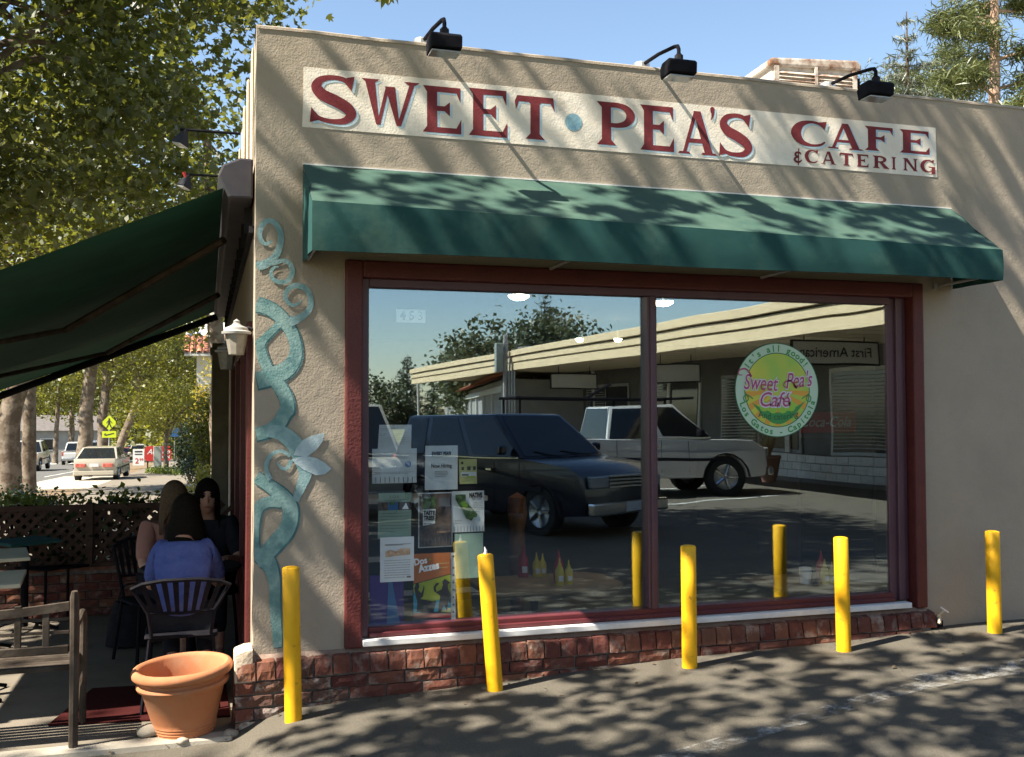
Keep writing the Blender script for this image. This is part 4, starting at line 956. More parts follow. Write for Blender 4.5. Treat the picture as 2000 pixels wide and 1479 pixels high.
# booth counter with pale edges at the left, cooler at the right, carved post
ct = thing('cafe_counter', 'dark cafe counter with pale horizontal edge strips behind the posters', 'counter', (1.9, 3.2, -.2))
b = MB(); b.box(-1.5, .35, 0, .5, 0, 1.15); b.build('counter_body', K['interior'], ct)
b = MB()
for z in (1.15, .62, .30): b.box(-1.5, .38, -.03, .5 if z > 1 else -.001, z, z+.045)
b.build('edge_strip', K['paper'], ct)
cl = thing('drinks_cooler', 'drinks cooler with a red white-lettered panel behind the right pane', 'cooler', tuple(fd(1640, 830, 9.2)-Vector((0, 0, 1.05))))
b = MB(); b.box(-.45, .38, 0, .7, -.75, 1.6); b.build('cabinet', K['interior'], cl)
b = MB(); b.box(-.42, .16, -.02, 0, .98, 1.17); b.build('brand_panel', K['coke_red'], cl)
b = MB(); put_text(b, 'Coca-Cola', -.17, 1.075, .13, -.024, shear=.35, wscale=.95, offset=.001); flat(b, 'brand_lettering', K['white_paint'], cl)
b = MB(); b.box(-.42, .34, -.015, 0, -.6, .93); b.build('cooler_door', K['glass_dark'], cl)
p = fd(1010, 980, 8.3)
cp = MB(); cp.lathe([(.06, 0), (.07, .2), (.055, .5), (.075, .8), (.06, 1.0), (.085, 1.15), (.07, 1.28), (0, 1.32)], 14)
o = cp.build('wooden_post', M('carved_wood', (.34, .14, .05), .6, (.2, .08, .03), 9, 4), None, smooth=True); o.location = (p.x, p.y, -.2+.0); tag(o, 'short brown carved wooden post inside the left pane', 'post')
# ================================================================ PATIO: LANTERNS, POST, MAT
def lantern():
    t = thing('wall_lantern', 'x', 'wall lantern', group='jar lanterns on the patio wall')
    b = MB(); b.lathe([(0, -.115), (.045, -.112), (.055, -.06), (.066, .01), (.062, .02)], 8); b.build('lamp_glass', K['lantern_glass'], t, bevel=.003)
    b = MB(); b.lathe([(.085, .012), (.088, .026), (.07, .034), (.066, .05), (.03, .066), (.018, .08), (.02, .09), (0, .105)], 16); b.build('cap', K['wall_grey'], t, smooth=True)
    b = MB(); b.tube([(.0, 0, .04), (.07, 0, .052), (.12, 0, .035), (.125, 0, .0)], .011, 6); b.box(.115, .138, -.04, .04, -.06, .05); b.build('bracket', K['metal_dark'], t)
    return t
p = fy(462, 657, .22); l1 = lantern(); l1.location = p; relabel(l1, 'pale ribbed jar lantern on the patio wall nearest the corner')
p = fy(443, 692, 1.6); l2 = copy_tree(l1); l2.location = p; relabel(l2, 'jar lantern in deep shade behind the nearest lantern')
p = fy(430, 800, 5.6)
b = MB(); b.box(-.09, .09, -.09, .09, -.05, 2.55); b.box(-.11, .11, -.11, .11, 2.42, 2.5)
o = b.build('awning_post', K['wood_post'], None, bevel=.01); o.location = (p.x, 5.6, 0); tag(o, 'weathered wooden post at the far end of the patio wall', 'post')
p = fy(414, 1000, 5.0)
mp = [tuple(fz(*q, .01)) for q in [(93, 1416), (180, 1345), (440, 1330), (450, 1398)]]
b = MB(); b.prism([(q[0], q[1]) for q in mp], 'z', .002, .014)
o = b.build('door_mat', K['mat_red'], None, bevel=.003); tag(o, 'dark red door mat behind the terracotta pot', 'mat')

# ================================================================ CHAIRS AND TABLES
def chair_parts(t, wide=.46, fan=True, top=.86, mat=None):
    mat = mat or K['metal_black']
    b = MB(); b.prism([(-.21, -.2), (.21, -.2), (.22, .12), (.16, .21), (-.16, .21), (-.22, .12)], 'z', .435, .455); b.build('seat', mat, t, bevel=.008)
    for sx in (-1, 1):
        b = MB(); b.tube([(sx*.18, .17, .44), (sx*.21, .2, 0)], .012, 6); b.build('leg', mat, t)
        b = MB(); b.tube([(sx*.18, -.19, .44), (sx*.22, -.25, 0)], .012, 6); b.build('leg', mat, t)
    b = MB()
    b.tube([(-.17, -.19, .45), (-.19, -.22, .60), (-wide/2, -.25, top-.04)], .012, 6); b.tube([(.17, -.19, .45), (.19, -.22, .60), (wide/2, -.25, top-.04)], .012, 6)
    b.tube([(-wide/2, -.25, top-.05), (-wide/2+.06, -.275, top-.02), (-.1, -.3, top), (.1, -.3, top), (wide/2-.06, -.275, top-.02), (wide/2, -.25, top-.05)], .014, 6)
    b.tube([(-.19, -.22, .60), (0, -.245, .595), (.19, -.22, .60)], .010, 6)
    b.build('back_frame', mat, t, smooth=True)
    n = 8
    for k in range(n):
        u = -1+2*(k+.5)/n
        sl = MB(); x0, x1 = u*.18, u*wide/2*.93; yb = -.24+.02*u*u; yt = -.297+.04*u*u; w = .017
        sl.prism([(x0-w*.7, .6), (x0+w*.7, .6), (x1+w, top-.01), (x1-w, top-.01)], 'y', 0, .006)
        for i, v in enumerate(sl.v):
            f = (v[2]-.6)/(top-.61); sl.v[i] = (v[0], yb+(yt-yb)*f+v[1], v[2])
        sl.build('slat', mat, t)
def chair(label, loc, rz, group='dark metal chairs on the patio', **kw):
    t = thing('patio_chair', label, 'chair', loc, rz, group); chair_parts(t, **kw); return t
def patio_table(label, loc, rz, w=.6, round_=False, mat=None, group='patio tables'):
    t = thing('patio_table', label, 'table', loc, rz, group)
    b = MB()
    if round_: b.lathe([(w/2, .715), (w/2+.006, .725), (w/2, .74), (0, .742)], 28)
    else: b.prism([(-w/2, -w/2), (w/2, -w/2), (w/2, w/2), (-w/2, w/2)], 'z', .715, .742)
    b.build('tabletop', mat or K['table_top'], t, bevel=.004)
    b = MB(); b.tube([(0, 0, .03), (0, 0, .71)], .03, 10); b.build('pedestal', K['metal_black'], t)
    for k in range(4):
        b = MB(); a = k*math.pi/2+.78; b.tube([(0, 0, .09), (.15*math.cos(a), .15*math.sin(a), .05), (.27*math.cos(a), .27*math.sin(a), .012)], .014, 6); b.build('leg', K['metal_black'], t)
    return t
pA = (-.40, .62)      # the person in the blue shirt
ch = chair('dark fan-backed chair with the person in the blue shirt on it', (pA[0], pA[1], 0), 0.0, wide=.56, top=.80)
chair('dark chair under the black clothed woman by the wall', (-.24, 2.0, 0), math.pi, wide=.46)
chair('dark chair under the person in the peach top', (-.60, 1.75, 0), math.pi+.4, wide=.46)
patio_table('round patio table between the three seated people', (-.36, 1.30, 0), 0, .66, True, K['metal_dark'])
q = fz(20, 1082, .74); patio_table('sunlit pale square patio table at the left edge, the farther one', (q.x-.18, q.y, 0), .2, .6)
q = fz(-2, 1130, .74); patio_table('olive toned square patio table nearest the bench', (q.x-.16, q.y, 0), .1, .6)
q = fz(70, 1054, .74); patio_table('small greenish patio table in front of the lattice', (q.x-.08, q.y, 0), .6, .42, False, K['canvas'])
for (px, py, rz, lab) in ((62, 1150, 1.2, 'dark metal chair right of the olive table'), (95, 1165, -2.3, 'dark metal chair right of the sunlit table'), (30, 1080, .3, 'dark metal chair with arched back behind the sunlit table'), (135, 1130, 2.4, 'dark metal chair in front of the brick planter wall'), (230, 1060, .1, 'dark fan-backed chair in front of the leafy lattice'), (120, 1110, .9, 'dark metal chair beside the small greenish table')):
    q = fz(px, py+70, 0.0) if py < 1140 else fz(px, py+40, 0.0)
    chair(lab, (q.x, q.y, 0), rz)
# umbrella stand
q = fz(226, 1162, .0)
us = thing('umbrella_stand', 'white pyramid umbrella base with a bare pole stub', 'umbrella stand', (q.x, q.y, 0), .5)
b = MB(); b.lathe([(.30, 0), (.30, .03), (.09, .15), (.05, .17), (0, .17)], 4); b.build('base', K['concrete_pale'], us, bevel=.01)
b = MB(); b.tube([(0, 0, .15), (0, 0, .62)], .05, 12); b.build('pole', K['wood_bench'], us)
# bag
q = fz(262, 1262, .0)
bg_ = thing('shoulder_bag', 'black slouchy bag on the patio floor beside the fan-backed chair', 'bag', (q.x-.02, q.y, 0), .2)
def bagf(u, v):
    a = 2*math.pi*u; s = (1-.35*v**1.5)*(1+.06*mnoise.noise((3*u, 2*v, 1))); return (.19*s*math.cos(a), .11*s*math.sin(a), .02+.32*v+.02*math.cos(2*a)*v)
b = MB(); b.grid(bagf, 20, 6); b.add([bagf(i/20, 0) for i in range(20)], [tuple(range(20))]); b.build('bag_body', K['cloth_black'], bg_, smooth=True, weld=True)
b = MB(); b.tube(smooth_path([(-.1, 0, .33), (-.06, .0, .46), (.06, .0, .46), (.1, 0, .33)], 6), .008, 6); b.build('strap', K['cloth_black'], bg_)

# ================================================================ BENCH (seen from behind)
bn = thing('park_bench', 'weathered bench with slatted back and curved top rail, back turned to the alley', 'bench', (-1.62, -.06, 0), .0)
XR = .685
b = MB(); P = smooth_path([(-.75, .80, 0), (-.2, .765, 0), (.25, .745, 0), (XR-.03, .775, 0)], 6)
b.add([(p[0], -.02, p[1]+d) for p in P for d in (-.045, .0)]+[(p[0], .012, p[1]+d) for p in P for d in (-.045, .0)], [])
n = len(P)
for i in range(n-1):
    a, c = 2*i, 2*n+2*i
    b.f += [(a, a+2, a+3, a+1), (c, c+1, c+3, c+2), (a+1, a+3, c+3, c+1), (a, c, c+2, a+2)]; b.mi += [0]*4
b.build('top_rail', K['wood_bench'], bn)
b = MB(); b.box(-.75, XR-.03, -.02, .012, .50, .545); b.build('lower_rail', K['wood_bench'], bn, bevel=.004)
for k in range(10):
    x = -.7+k*.138; b = MB(); b.box(x-.017, x+.017, -.016, .008, .54, .765); b.build('slat', K['wood_bench'], bn, bevel=.003)
for z in (.615, .685): b = MB(); b.box(-.75, XR-.03, -.010, .002, z-.008, z+.008); b.build('cross_slat', K['wood_bench'], bn)
for k in range(7):
    y = .03+k*.052; b = MB(); b.box(-.75, XR-.02, y, y+.038, .40, .425); b.build('seat_slat', K['wood_bench'], bn, bevel=.003)
for x in (XR, -.75):
    b = MB(); b.tube([(x, -.03, 0), (x, -.015, .4), (x, -.03, .80), (x, -.035, .835)], [.024, .024, .024, .016], 8); b.build('leg', K['wood_bench'], bn, bevel=0)
    b = MB(); b.tube(smooth_path([(x, .40, 0), (x, .38, .3), (x, .395, .5), (x, .40, .58), (x, .37, .64), (x, .30, .655), (x, .15, .64), (x, -.02, .64)], 4), .02, 8); b.build('armrest', K['wood_bench'], bn)

# ================================================================ LATTICE FENCE ON BRICK PLANTER
FY = 3.62
lf_ = thing('lattice_fence', 'brown diagonal lattice fence on a low brick planter wall at the patio back', 'fence', (0, 0, 0))
b = MB(); b.box(-4.2, -.12, FY, FY+.22, -.1, .40); pw = b.build('planter_wall', K['mortar'], lf_)
bm2 = [brick_mesh(.2, .06, .062, 90+k) for k in range(4)]
for row in range(5):
    x = -2.65+(.107 if row % 2 else 0)
    while x < -.25:
        link('brick', rb.choice(bm2), pw, (x, FY-.008, .04+row*.074), (0, 0, rb.uniform(-.02, .02))); x += .213
b = MB(); b.box(-4.2, -.12, FY-.02, FY+.24, .40, .43); b.build('coping', K['brick'], pw)
b = MB(); b.box(-4.2, -.12, FY+.02, FY+.07, .93, .975); b.box(-4.2, -.12, FY+.02, FY+.07, .43, .46)
for x in (-4.18, -2.4, -1.25, -.2): b.box(x-.03, x+.03, FY+.0, FY+.08, .43, .99)
b.build('fence_frame', K['lattice'], lf_)
sm = MB(); sm.box(-.0175, .0175, 0, .007, -.36, .36); slm = sm.mesh('lattice_slat', K['lattice'])
x = -3.2
while x < -.1:
    link('lattice_slat', slm, lf_, (x, FY+.035, .695), (0, math.pi/4, 0)); link('lattice_slat', slm, lf_, (x, FY+.046, .695), (0, -math.pi/4, 0)); x += .098

# ================================================================ PEOPLE
def skinned(name, bones, mat, parent=None, root=0, sub=2, smooth=True):
    """bones: list of chains; each chain a list of (x,y,z,rx[,ry]); shared points are merged"""
    vs, idx, ed, rad = [], {}, [], []
    for chn in bones:
        prev = None
        for q in chn:
            key = tuple(round(c, 4) for c in q[:3])
            if key not in idx: idx[key] = len(vs); vs.append(q[:3]); rad.append((q[3], q[4] if len(q) > 4 else q[3]))
            i = idx[key]
            if prev is not None and prev != i: ed.append((prev, i))
            prev = i
    me = bpy.data.meshes.new(name); me.from_pydata(vs, ed, [])
    o = bpy.data.objects.new(name, me); C.objects.link(o)
    md = o.modifiers.new('skin', 'SKIN'); md.use_smooth_shade = True
    for i, r in enumerate(rad): me.skin_vertices[0].data[i].radius = r
    for i in range(len(vs)): me.skin_vertices[0].data[i].use_root = (i == root)
    sb = o.modifiers.new('sub', 'SUBSURF'); sb.levels = sub; sb.render_levels = sub
    dg = bpy.context.evaluated_depsgraph_get(); m2 = bpy.data.meshes.new_from_object(o.evaluated_get(dg))
    bpy.data.objects.remove(o); bpy.data.meshes.remove(me)
    m2.name = name; m2.materials.clear(); m2.materials.append(mat)
    m2.polygons.foreach_set('use_smooth', [True]*len(m2.polygons))
    return link(name, m2, parent)
def hand(ch, w, d, s):
    """five unequal bent fingers and a thumb leaving the side, rooted at wrist w pointing along d"""
    d = Vector(d).normalized(); side = d.cross(Vector((0, 0, 1))).normalized(); up = side.cross(d)
    w = Vector(w); palm = w+d*.075
    ch.append([(*w, .024, .018), (*palm, .034, .014)])
    for k, (o_, ln) in enumerate(((-.030, .062), (-.010, .075), (.010, .07), (.028, .055))):
        a = palm+side*o_*s; m = a+d*ln*.55-up*.008; e = m+d*ln*.4-up*.03
        ch.append([(*palm, .034, .014), (*a, .0095), (*m, .0085), (*e, .007)])
    a = w+d*.03-side*.034*s; ch.append([(*w, .024, .018), (*a, .011), (*(a+d*.035-side*.016*s-up*.01), .009), (*(a+d*.058-side*.01*s-up*.022), .0075)])
def seated(label, loc, rz, shirt, trousers, hair, lean, hairlen, turn=0., arms_fwd=.36, tuck=False, shoulders=.165, hairw=1.):
    """local: +y is where the person faces; seat at z .455"""
    t = thing('person', label, 'person', loc, rz)
    hip = Vector((0, -.03, .53)); ch_ = hip+Vector((0, .30*math.sin(lean), .30*math.cos(lean))); nk = ch_+Vector((0, .19*math.sin(lean), .19*math.cos(lean)))
    hd = nk+Vector((0, .07+.05*math.sin(lean), .13))
    sh = [ch_+Vector((s*shoulders, .02, .12)) for s in (-1, 1)]
    body = [[(*hip, .14, .11), (*(hip*.5+ch_*.5), .125, .095), (*ch_, .135, .08), (*nk, .055), (*(nk*.5+hd*.5), .05), (*hd, .078, .095), (*(hd+Vector((0, .0, .07))), .07, .085)]]
    shirtc = [[(*(hip+Vector((0, -.012, -.02))), .172, .135), (*(hip*.5+ch_*.5), .150, .118), (*ch_, .178, .140), (*(nk-Vector((0, .012, .045))), .085)]]
    elb, wr = [], []
    for i, s in enumerate((-1, 1)):
        e = sh[i]+Vector((s*.075, arms_fwd*.42, -.25)); w_ = e+Vector((-s*.09, .24, .03+.05*arms_fwd))
        elb.append(e); wr.append(w_)
        body.append([(*ch_, .135, .08), (*sh[i], .062), (*e, .042), (*w_, .026)])
        hand(body, w_, (-s*.3, 1, -.05), -s)
        shirtc.append([(*ch_, .178, .140), (*sh[i], .082), (*(sh[i]*.45+e*.55), .066), (*(e*.9+sh[i]*.1), .060)])
    legs = []
    for s in (-1, 1):
        kn = Vector((s*.11, .40, .50)); an = Vector((s*.12, (.02 if tuck else .42), .09)); 
        if tuck: an = Vector((s*.10+.05, -.02, .17))
        toe = an+Vector((0, .15, -.05))
        if tuck: toe = an+Vector((0, .10, -.12))
        body.append([(*hip, .14, .11), (*(hip+Vector((s*.085, .06, -.02))), .08), (*kn, .055), (*an, .034), (*toe, .03, .022)])
        legs.append([(*hip, .15, .115), (*(hip+Vector((s*.085, .06, -.02))), .093), (*kn, .068), (*(kn*.25+an*.75), .052)])
    skinned('body', body, K['skin'], t)
    bd = t.children[0]
    skinned('shirt', shirtc, shirt, t); skinned('trousers', legs, trousers, t)
    for s in (-1, 1):
        an = Vector((s*.10+.05, -.02, .17)) if tuck else Vector((s*.12, .42, .09)); toe = an+Vector((0, .11, -.125) if tuck else (0, .17, -.055))
        skinned('shoe', [[(*(an+Vector((0, -.03, -.05))), .036), (*((an+toe)/2+Vector((0, 0, -.02))), .042, .03), (*toe, .036, .022)]], K['shoe'], t, sub=1)
    # head: face with brow, nose, lips, eyes, ears; hair as a shaped cap that falls behind
    Rm = Matrix.Translation(hd) @ Matrix.Rotation(turn, 4, 'Z')
    def headf(u, v):
        a = 2*math.pi*u; ph = math.pi*v; x = math.sin(ph)*math.sin(a); y = math.sin(ph)*math.cos(a); z = math.cos(ph)
        wj = 1-.22*max(0, -z)**1.2
        X = .077*x*wj; Y = .098*y*(1-.12*max(0, -z)); Z = .125*z+.02
        if y > .3:
            f = max(0, 1-abs(x)/.22); nz = math.exp(-((z+.10)/.16)**2); Y += .024*f*f*nz*(y > .6)
            Y -= .008*math.exp(-((z-.08)/.10)**2)*math.exp(-((abs(x)-.38)/.2)**2)
            Y += .007*math.exp(-((z+.48)/.07)**2)*math.exp(-(x/.3)**2)
        return Rm @ Vector((X, Y, Z))
    b = MB(); b.grid(headf, 36, 28); b.build('face', K['skin'], bd, smooth=True, weld=True)
    for s in (-1, 1):
        b = MB(); b.lathe([(0, -.007), (.011, -.004), (.013, 0), (.011, .004), (0, .007)], 10, Rm @ Matrix.Translation((s*.031, .083, .03)) @ Matrix.Rotation(math.pi/2, 4, 'X')); b.build('eye', K['hair_dark'], bd)
        b = MB(); b.lathe([(0, -.006), (.02, -.004), (.028, 0), (.02, .005), (0, .006)], 10, Rm @ Matrix.Translation((s*.079, -.005, .01)) @ Matrix.Rotation(math.pi/2, 4, 'Y')); b.build('ear', K['skin'], bd)
        b = MB(); b.tube([Rm @ Vector((s*.016, .096, .052)), Rm @ Vector((s*.034, .09, .058)), Rm @ Vector((s*.05, .078, .05))], .005, 5); b.build('eyebrow', hair, bd)
    b = MB(); b.tube([Rm @ Vector((-.024, .088, -.046)), Rm @ Vector((0, .097, -.043)), Rm @ Vector((.024, .088, -.046))], [.003, .006, .003], 6); b.build('mouth', M('lips', (.3, .1, .09), .5), bd)
    rr = random.Random(len(label))
    def hairf(u, v):
        a = 2*math.pi*u; fr_ = max(0, math.cos(a))          # 1 towards the face
        if v < .4:
            ph = (v/.4)*math.pi*.5; q = Vector((.093*math.sin(ph)*math.sin(a), .108*math.sin(ph)*math.cos(a)-.014, .135*math.cos(ph)+.032))
        else:
            k = (v-.4)/.6; dn = k*hairlen*(1-fr_**.7*(.93 if fr_ > .30 else .3)); wv = 1+.05*math.sin(9*a+3*k)*k+.16*k*(1-k)+.13*k*mnoise.noise((a*5, k*1.5, hairlen*9))+.05*mnoise.noise((a*14, k, 2))
            q = Vector((.093*math.sin(a)*wv*(1+(hairw-1)*min(1, k*2)), (.108*math.cos(a)*(1-.15*k)-.014)*(1 if math.cos(a) < 0 else 1), .032-dn))
            q.y -= .05*k*(1-fr_)*(hairlen > .2)*math.sin(lean+.2)
        return Rm @ q
    b = MB(); b.grid(hairf, 40, 22); b.build('hair', hair, t, smooth=True, weld=True, fixn=True)
    return t
seated('dark haired person in a blue shirt seen from behind on the fan-backed chair', (pA[0], pA[1], 0), -.05, K['shirt_blue'], K['cloth_black'], K['hair_dark'], .42, .30, tuck=True, shoulders=.14, hairw=1.35)
seated('person with long dark hair in black clothes facing the alley across the patio table', (-.24, 2.02, 0), math.pi-.1, K['cloth_black'], K['cloth_black'], K['hair_dark'], .22, .34, turn=.12)
seated('fair haired person in a peach top half hidden behind the one in blue', (-.535, 1.9, 0), math.pi+.35, K['shirt_peach'], K['cloth_black'], K['hair_blond'], .25, .26, turn=.3)
# ================================================================ TREES
HALF = np.array([(0, 0), (.20, .03), (.52, .26), (.27, .38), (.40, .76), (.14, .63), (0, 1)], float)
def leaf_obj(name, cen, size, mat, parent, kind='maple', seed=1, up=.35, droop=0.):
    r = np.random.default_rng(seed); n = len(cen)
    nr = r.normal(size=(n, 3)); nr[:, 2] = np.abs(nr[:, 2])*.8+up; nr /= np.linalg.norm(nr, axis=1)[:, None]
    t = r.normal(size=(n, 3)); t[:, 2] -= droop; t -= nr*np.sum(t*nr, axis=1)[:, None]; t /= np.linalg.norm(t, axis=1)[:, None]
    s = np.cross(nr, t); sz = size*r.uniform(.65, 1.3, n)[:, None, None]
    if kind == 'maple':
        rt = HALF; lf = HALF*[-1, 1]
        T = np.concatenate([rt, lf[::-1]]); K7 = len(HALF); fold = np.abs(T[:, 0])*.35
        faces = [K7, K7]
    elif kind == 'quad':
        T = np.array([(0, 0), (.33, .5), (0, 1), (-.33, .5)], float); fold = np.array([0, .08, 0, .08]); faces = [4]
    else:   # needle spray: narrow triangle pair
        T = np.array([(-.03, 0), (.055, .4), (.0, 1), (-.055, .4)], float); fold = np.array([0, .05, -.1, .05]); faces = [4]
    m = len(T)
    V = cen[:, None, :] + sz*(s[:, None, :]*T[None, :, 0:1] + t[:, None, :]*(T[None, :, 1:2]-.4) + nr[:, None, :]*fold[None, :, None])
    V = V.reshape(-1, 3); me = bpy.data.meshes.new(name)
    me.vertices.add(len(V)); me.vertices.foreach_set('co', V.astype(np.float32).ravel())
    me.loops.add(len(V)); me.loops.foreach_set('vertex_index', np.arange(len(V), dtype=np.int32))
    tot = np.tile(np.array(faces, np.int32), n); st = np.concatenate([[0], np.cumsum(tot)[:-1]]).astype(np.int32)
    me.polygons.add(len(tot)); me.polygons.foreach_set('loop_start', st)
    try: me.polygons.foreach_set('loop_total', tot)
    except Exception: pass
    me.materials.append(mat); me.update(calc_edges=True); me.validate()
    return link(name, me, parent)
def ellpts(r, n, e, shell=.45):
    """n points inside ellipsoid e=(cx,cy,cz,rx,ry,rz), biased to the outer shell"""
    d = r.normal(size=(n, 3)); d /= np.linalg.norm(d, axis=1)[:, None]
    rad = (shell + (1-shell)*r.random(n)**.7)[:, None]
    return np.array(e[:3]) + d*rad*np.array(e[3:6])
def tree(name, label, cat, trunk, rads, ells, ncl, per, size, mat, bark, kind='quad', seed=1, spread=.42, limbs=10, group=None, up=.35, cull=None, twig=0):
    base = trunk[0]; t = thing(name, label, cat, base, group=group); r = np.random.default_rng(seed); B = np.array(base)
    tp = smooth_path([tuple(p)+(q,) for p, q in zip(trunk, rads)], 5)
    b = MB(); P = [Vector(p[:3])-Vector(base) for p in tp]
    P = [p+Vector((mnoise.noise(p*.8+Vector((seed, 0, 0)))*.10, mnoise.noise(p*.8+Vector((0, seed, 0)))*.10, 0)) if i else p-Vector((0, 0, .15)) for i, p in enumerate(P)]
    b.tube(P, [q[3]*(1.25 if i == 0 else 1)*(1+.1*mnoise.noise(Vector((i*.7, seed, 0)))) for i, q in enumerate(tp)], 10)
    cl = []; tot = sum(e[3]*e[4]*e[5] for e in ells)
    for e in ells: cl.append(ellpts(r, max(3, int(ncl*e[3]*e[4]*e[5]/tot)), e))
    cl = np.concatenate(cl)
    if cull is not None: cl = cl[[cull(*c) for c in cl]]
    k = len(P)
    for i in range(min(limbs, len(cl))):
        c = Vector(cl[r.integers(len(cl))])-Vector(base); j = int(k*(.45+.5*r.random())); j = min(j, k-1)
        a = P[j]; mid = a.lerp(c, .5)+Vector((0, 0, .12*(c-a).length))+Vector(r.normal(size=3)*.2)
        r0 = tp[j][3]*.5
        b.tube(smooth_path([(*a, r0), (*mid, r0*.6), (*c, r0*.18)], 4)[:, :3], list(smooth_path([(*a, r0), (*mid, r0*.6), (*c, r0*.18)], 4)[:, 3]), 6)
    b.build('trunk', bark, t, smooth=True, fixn=False)
    pts = []
    for c in cl:
        m = int(per*r.uniform(.6, 1.4)); pts.append(c + r.normal(size=(m, 3))*spread*np.array([1, 1, .7])*r.uniform(.7, 1.3))
    pts = np.concatenate(pts)
    if cull is not None: pts = pts[[cull(*c) for c in pts]]
    leaf_obj('crown', pts-B, size, mat, t, kind, seed+5, up)
    return t
def conifer(name, label, base, h, r0, mat, seed=1, dens=1., kind='spray', lean=0., top=.0, bare=.1, size=.5, group=None, tiers=None, step=1.):
    t = thing(name, label, 'tree', base, group=group); r = np.random.default_rng(seed)
    b = MB(); b.tube([(0, 0, -.3), (lean*h*.5, 0, h*.5), (lean*h, 0, h)], [h*.016+.05, h*.010+.03, .02], 8)
    pts = []; z = h*bare
    while z < h*.985:
        f = (z-h*bare)/(h*(1-bare)); L = r0*(1-f)**.75*r.uniform(.7, 1.15)+.12
        for k in range(int((5 if f < .7 else 4)*min(1.6, dens)+.5)):
            a = r.random()*6.28; n = max(3, int(L*7*dens)); e = Vector((math.cos(a)*L, math.sin(a)*L, -.12*L+.25*L*f))
            o = Vector((lean*z, 0, z)); b.tube([o, o+e*.5+Vector((0, 0, .05*L)), o+e], [.018*h/12*(1-f)+.012, .012, .006], 4)
            u = r.random(n)**.6
            q = np.array(o)+u[:, None]*np.array(e)+r.normal(size=(n, 3))*np.array([.16, .16, .09])*(.4+L*.35)
            pts.append(q)
        z += (.33+.25*r.random())*step*h/12
    b.build('trunk', K['bark'] if bare < .2 else K['bark_dark'], t, smooth=True, fixn=False)
    leaf_obj('crown', np.concatenate(pts), size, mat, t, kind, seed+3, .2, .2)
    return t
def visible_wall(x, y, z):      # keep crowns out of the cafe
    return not (x > -.15 and y > -1.2 and y < 11 and z < 4.6)
SY = 'street sycamores'
# the tree over the patio (trunk just outside the frame)
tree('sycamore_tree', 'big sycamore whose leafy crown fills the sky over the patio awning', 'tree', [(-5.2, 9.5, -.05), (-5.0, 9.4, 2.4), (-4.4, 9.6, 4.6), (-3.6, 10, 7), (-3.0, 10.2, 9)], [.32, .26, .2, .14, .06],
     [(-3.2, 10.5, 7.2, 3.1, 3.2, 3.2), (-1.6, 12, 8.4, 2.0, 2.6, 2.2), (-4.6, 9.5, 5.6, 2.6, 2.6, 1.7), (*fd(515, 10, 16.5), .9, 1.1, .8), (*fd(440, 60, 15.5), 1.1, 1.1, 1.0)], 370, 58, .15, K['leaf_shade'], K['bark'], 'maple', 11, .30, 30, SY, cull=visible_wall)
trees = [
 ((20, 27.0), 'thick forked sycamore trunk at the left edge with a limb leaning over the street', .33, 13, (4.6, 4.4, 4.2), 8.2, [(0, 0, 0), (.05, 0, 2.6), (1.1, .2, 5.2), (2.0, .5, 8.0), (2.4, .6, 11)], 'leaf_syc'),
 ((57, 30.0), 'straight sycamore trunk just right of the forked one', .22, 12, (3.6, 3.6, 3.8), 8.5, [(0, 0, 0), (.0, 0, 3), (.1, .1, 6), (-.2, .3, 8), (-.2, .3, 11)], 'leaf_syc'),
 ((163, 46.0), 'tall straight sycamore trunk beside the parked pale sedan', .36, 14, (4.8, 4.8, 4.6), 9.2, [(0, 0, 0), (.15, 0, 3.5), (.55, .1, 7), (.5, .3, 9), (.4, .3, 12)], 'leaf_syc'),
 ((201, 60.0), 'sycamore with a pale limb next to the yellow crossing sign', .36, 13, (4.4, 4.6, 4.2), 9.0, [(0, 0, 0), (.0, 0, 3), (.1, .1, 5), (.4, .3, 8), (.4, .3, 11)], 'leaf_syc'),
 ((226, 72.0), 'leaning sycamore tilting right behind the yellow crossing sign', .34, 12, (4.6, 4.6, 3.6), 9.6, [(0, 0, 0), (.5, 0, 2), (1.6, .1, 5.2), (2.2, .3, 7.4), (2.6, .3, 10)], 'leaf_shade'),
 ((140, 95.0), 'far sycamore across the street behind the white truck', .30, 12, (5, 5, 4.2), 8.2, [(0, 0, 0), (0, 0, 3), (0, .1, 6), (.2, .3, 8), (.2, .3, 10)], 'leaf_syc'),
 ((108, 88.0), 'slim far sycamore on the opposite pavement', .24, 11, (4.4, 4.4, 3.8), 8.0, [(0, 0, 0), (.1, 0, 3), (.2, .1, 6), (.2, .3, 8), (.2, .3, 10)], 'leaf_syc'),
]
for i, (pd, lab, r0, h, er, ez, tk, lm_) in enumerate(trees):
    p = fd(pd[0], 850, pd[1]); zb = street_z(p.y); tr = [(p.x+a, p.y+b_, zb+c) for a, b_, c in tk]
    cx_, cy_ = tr[-2][0], tr[-2][1]
    n = 260 if i < 3 else 200
    tree('sycamore_tree', lab, 'tree', tr, [r0, r0*.84, r0*.66, r0*.4, r0*.15], [(cx_-.2, cy_, zb+ez, *er), (cx_+1.6, cy_+.5, zb+ez-1.8, er[0]*.6, er[1]*.6, er[2]*.45), (cx_-2.0, cy_-.5, zb+ez-1.4, er[0]*.6, er[1]*.6, er[2]*.5)], n, 46 if i < 3 else 30, .19 if i < 3 else .30, K[lm_], K['bark'], 'quad', 20+i, .5, 16, SY)
p = fd(433, 850, 25); zb = street_z(p.y)
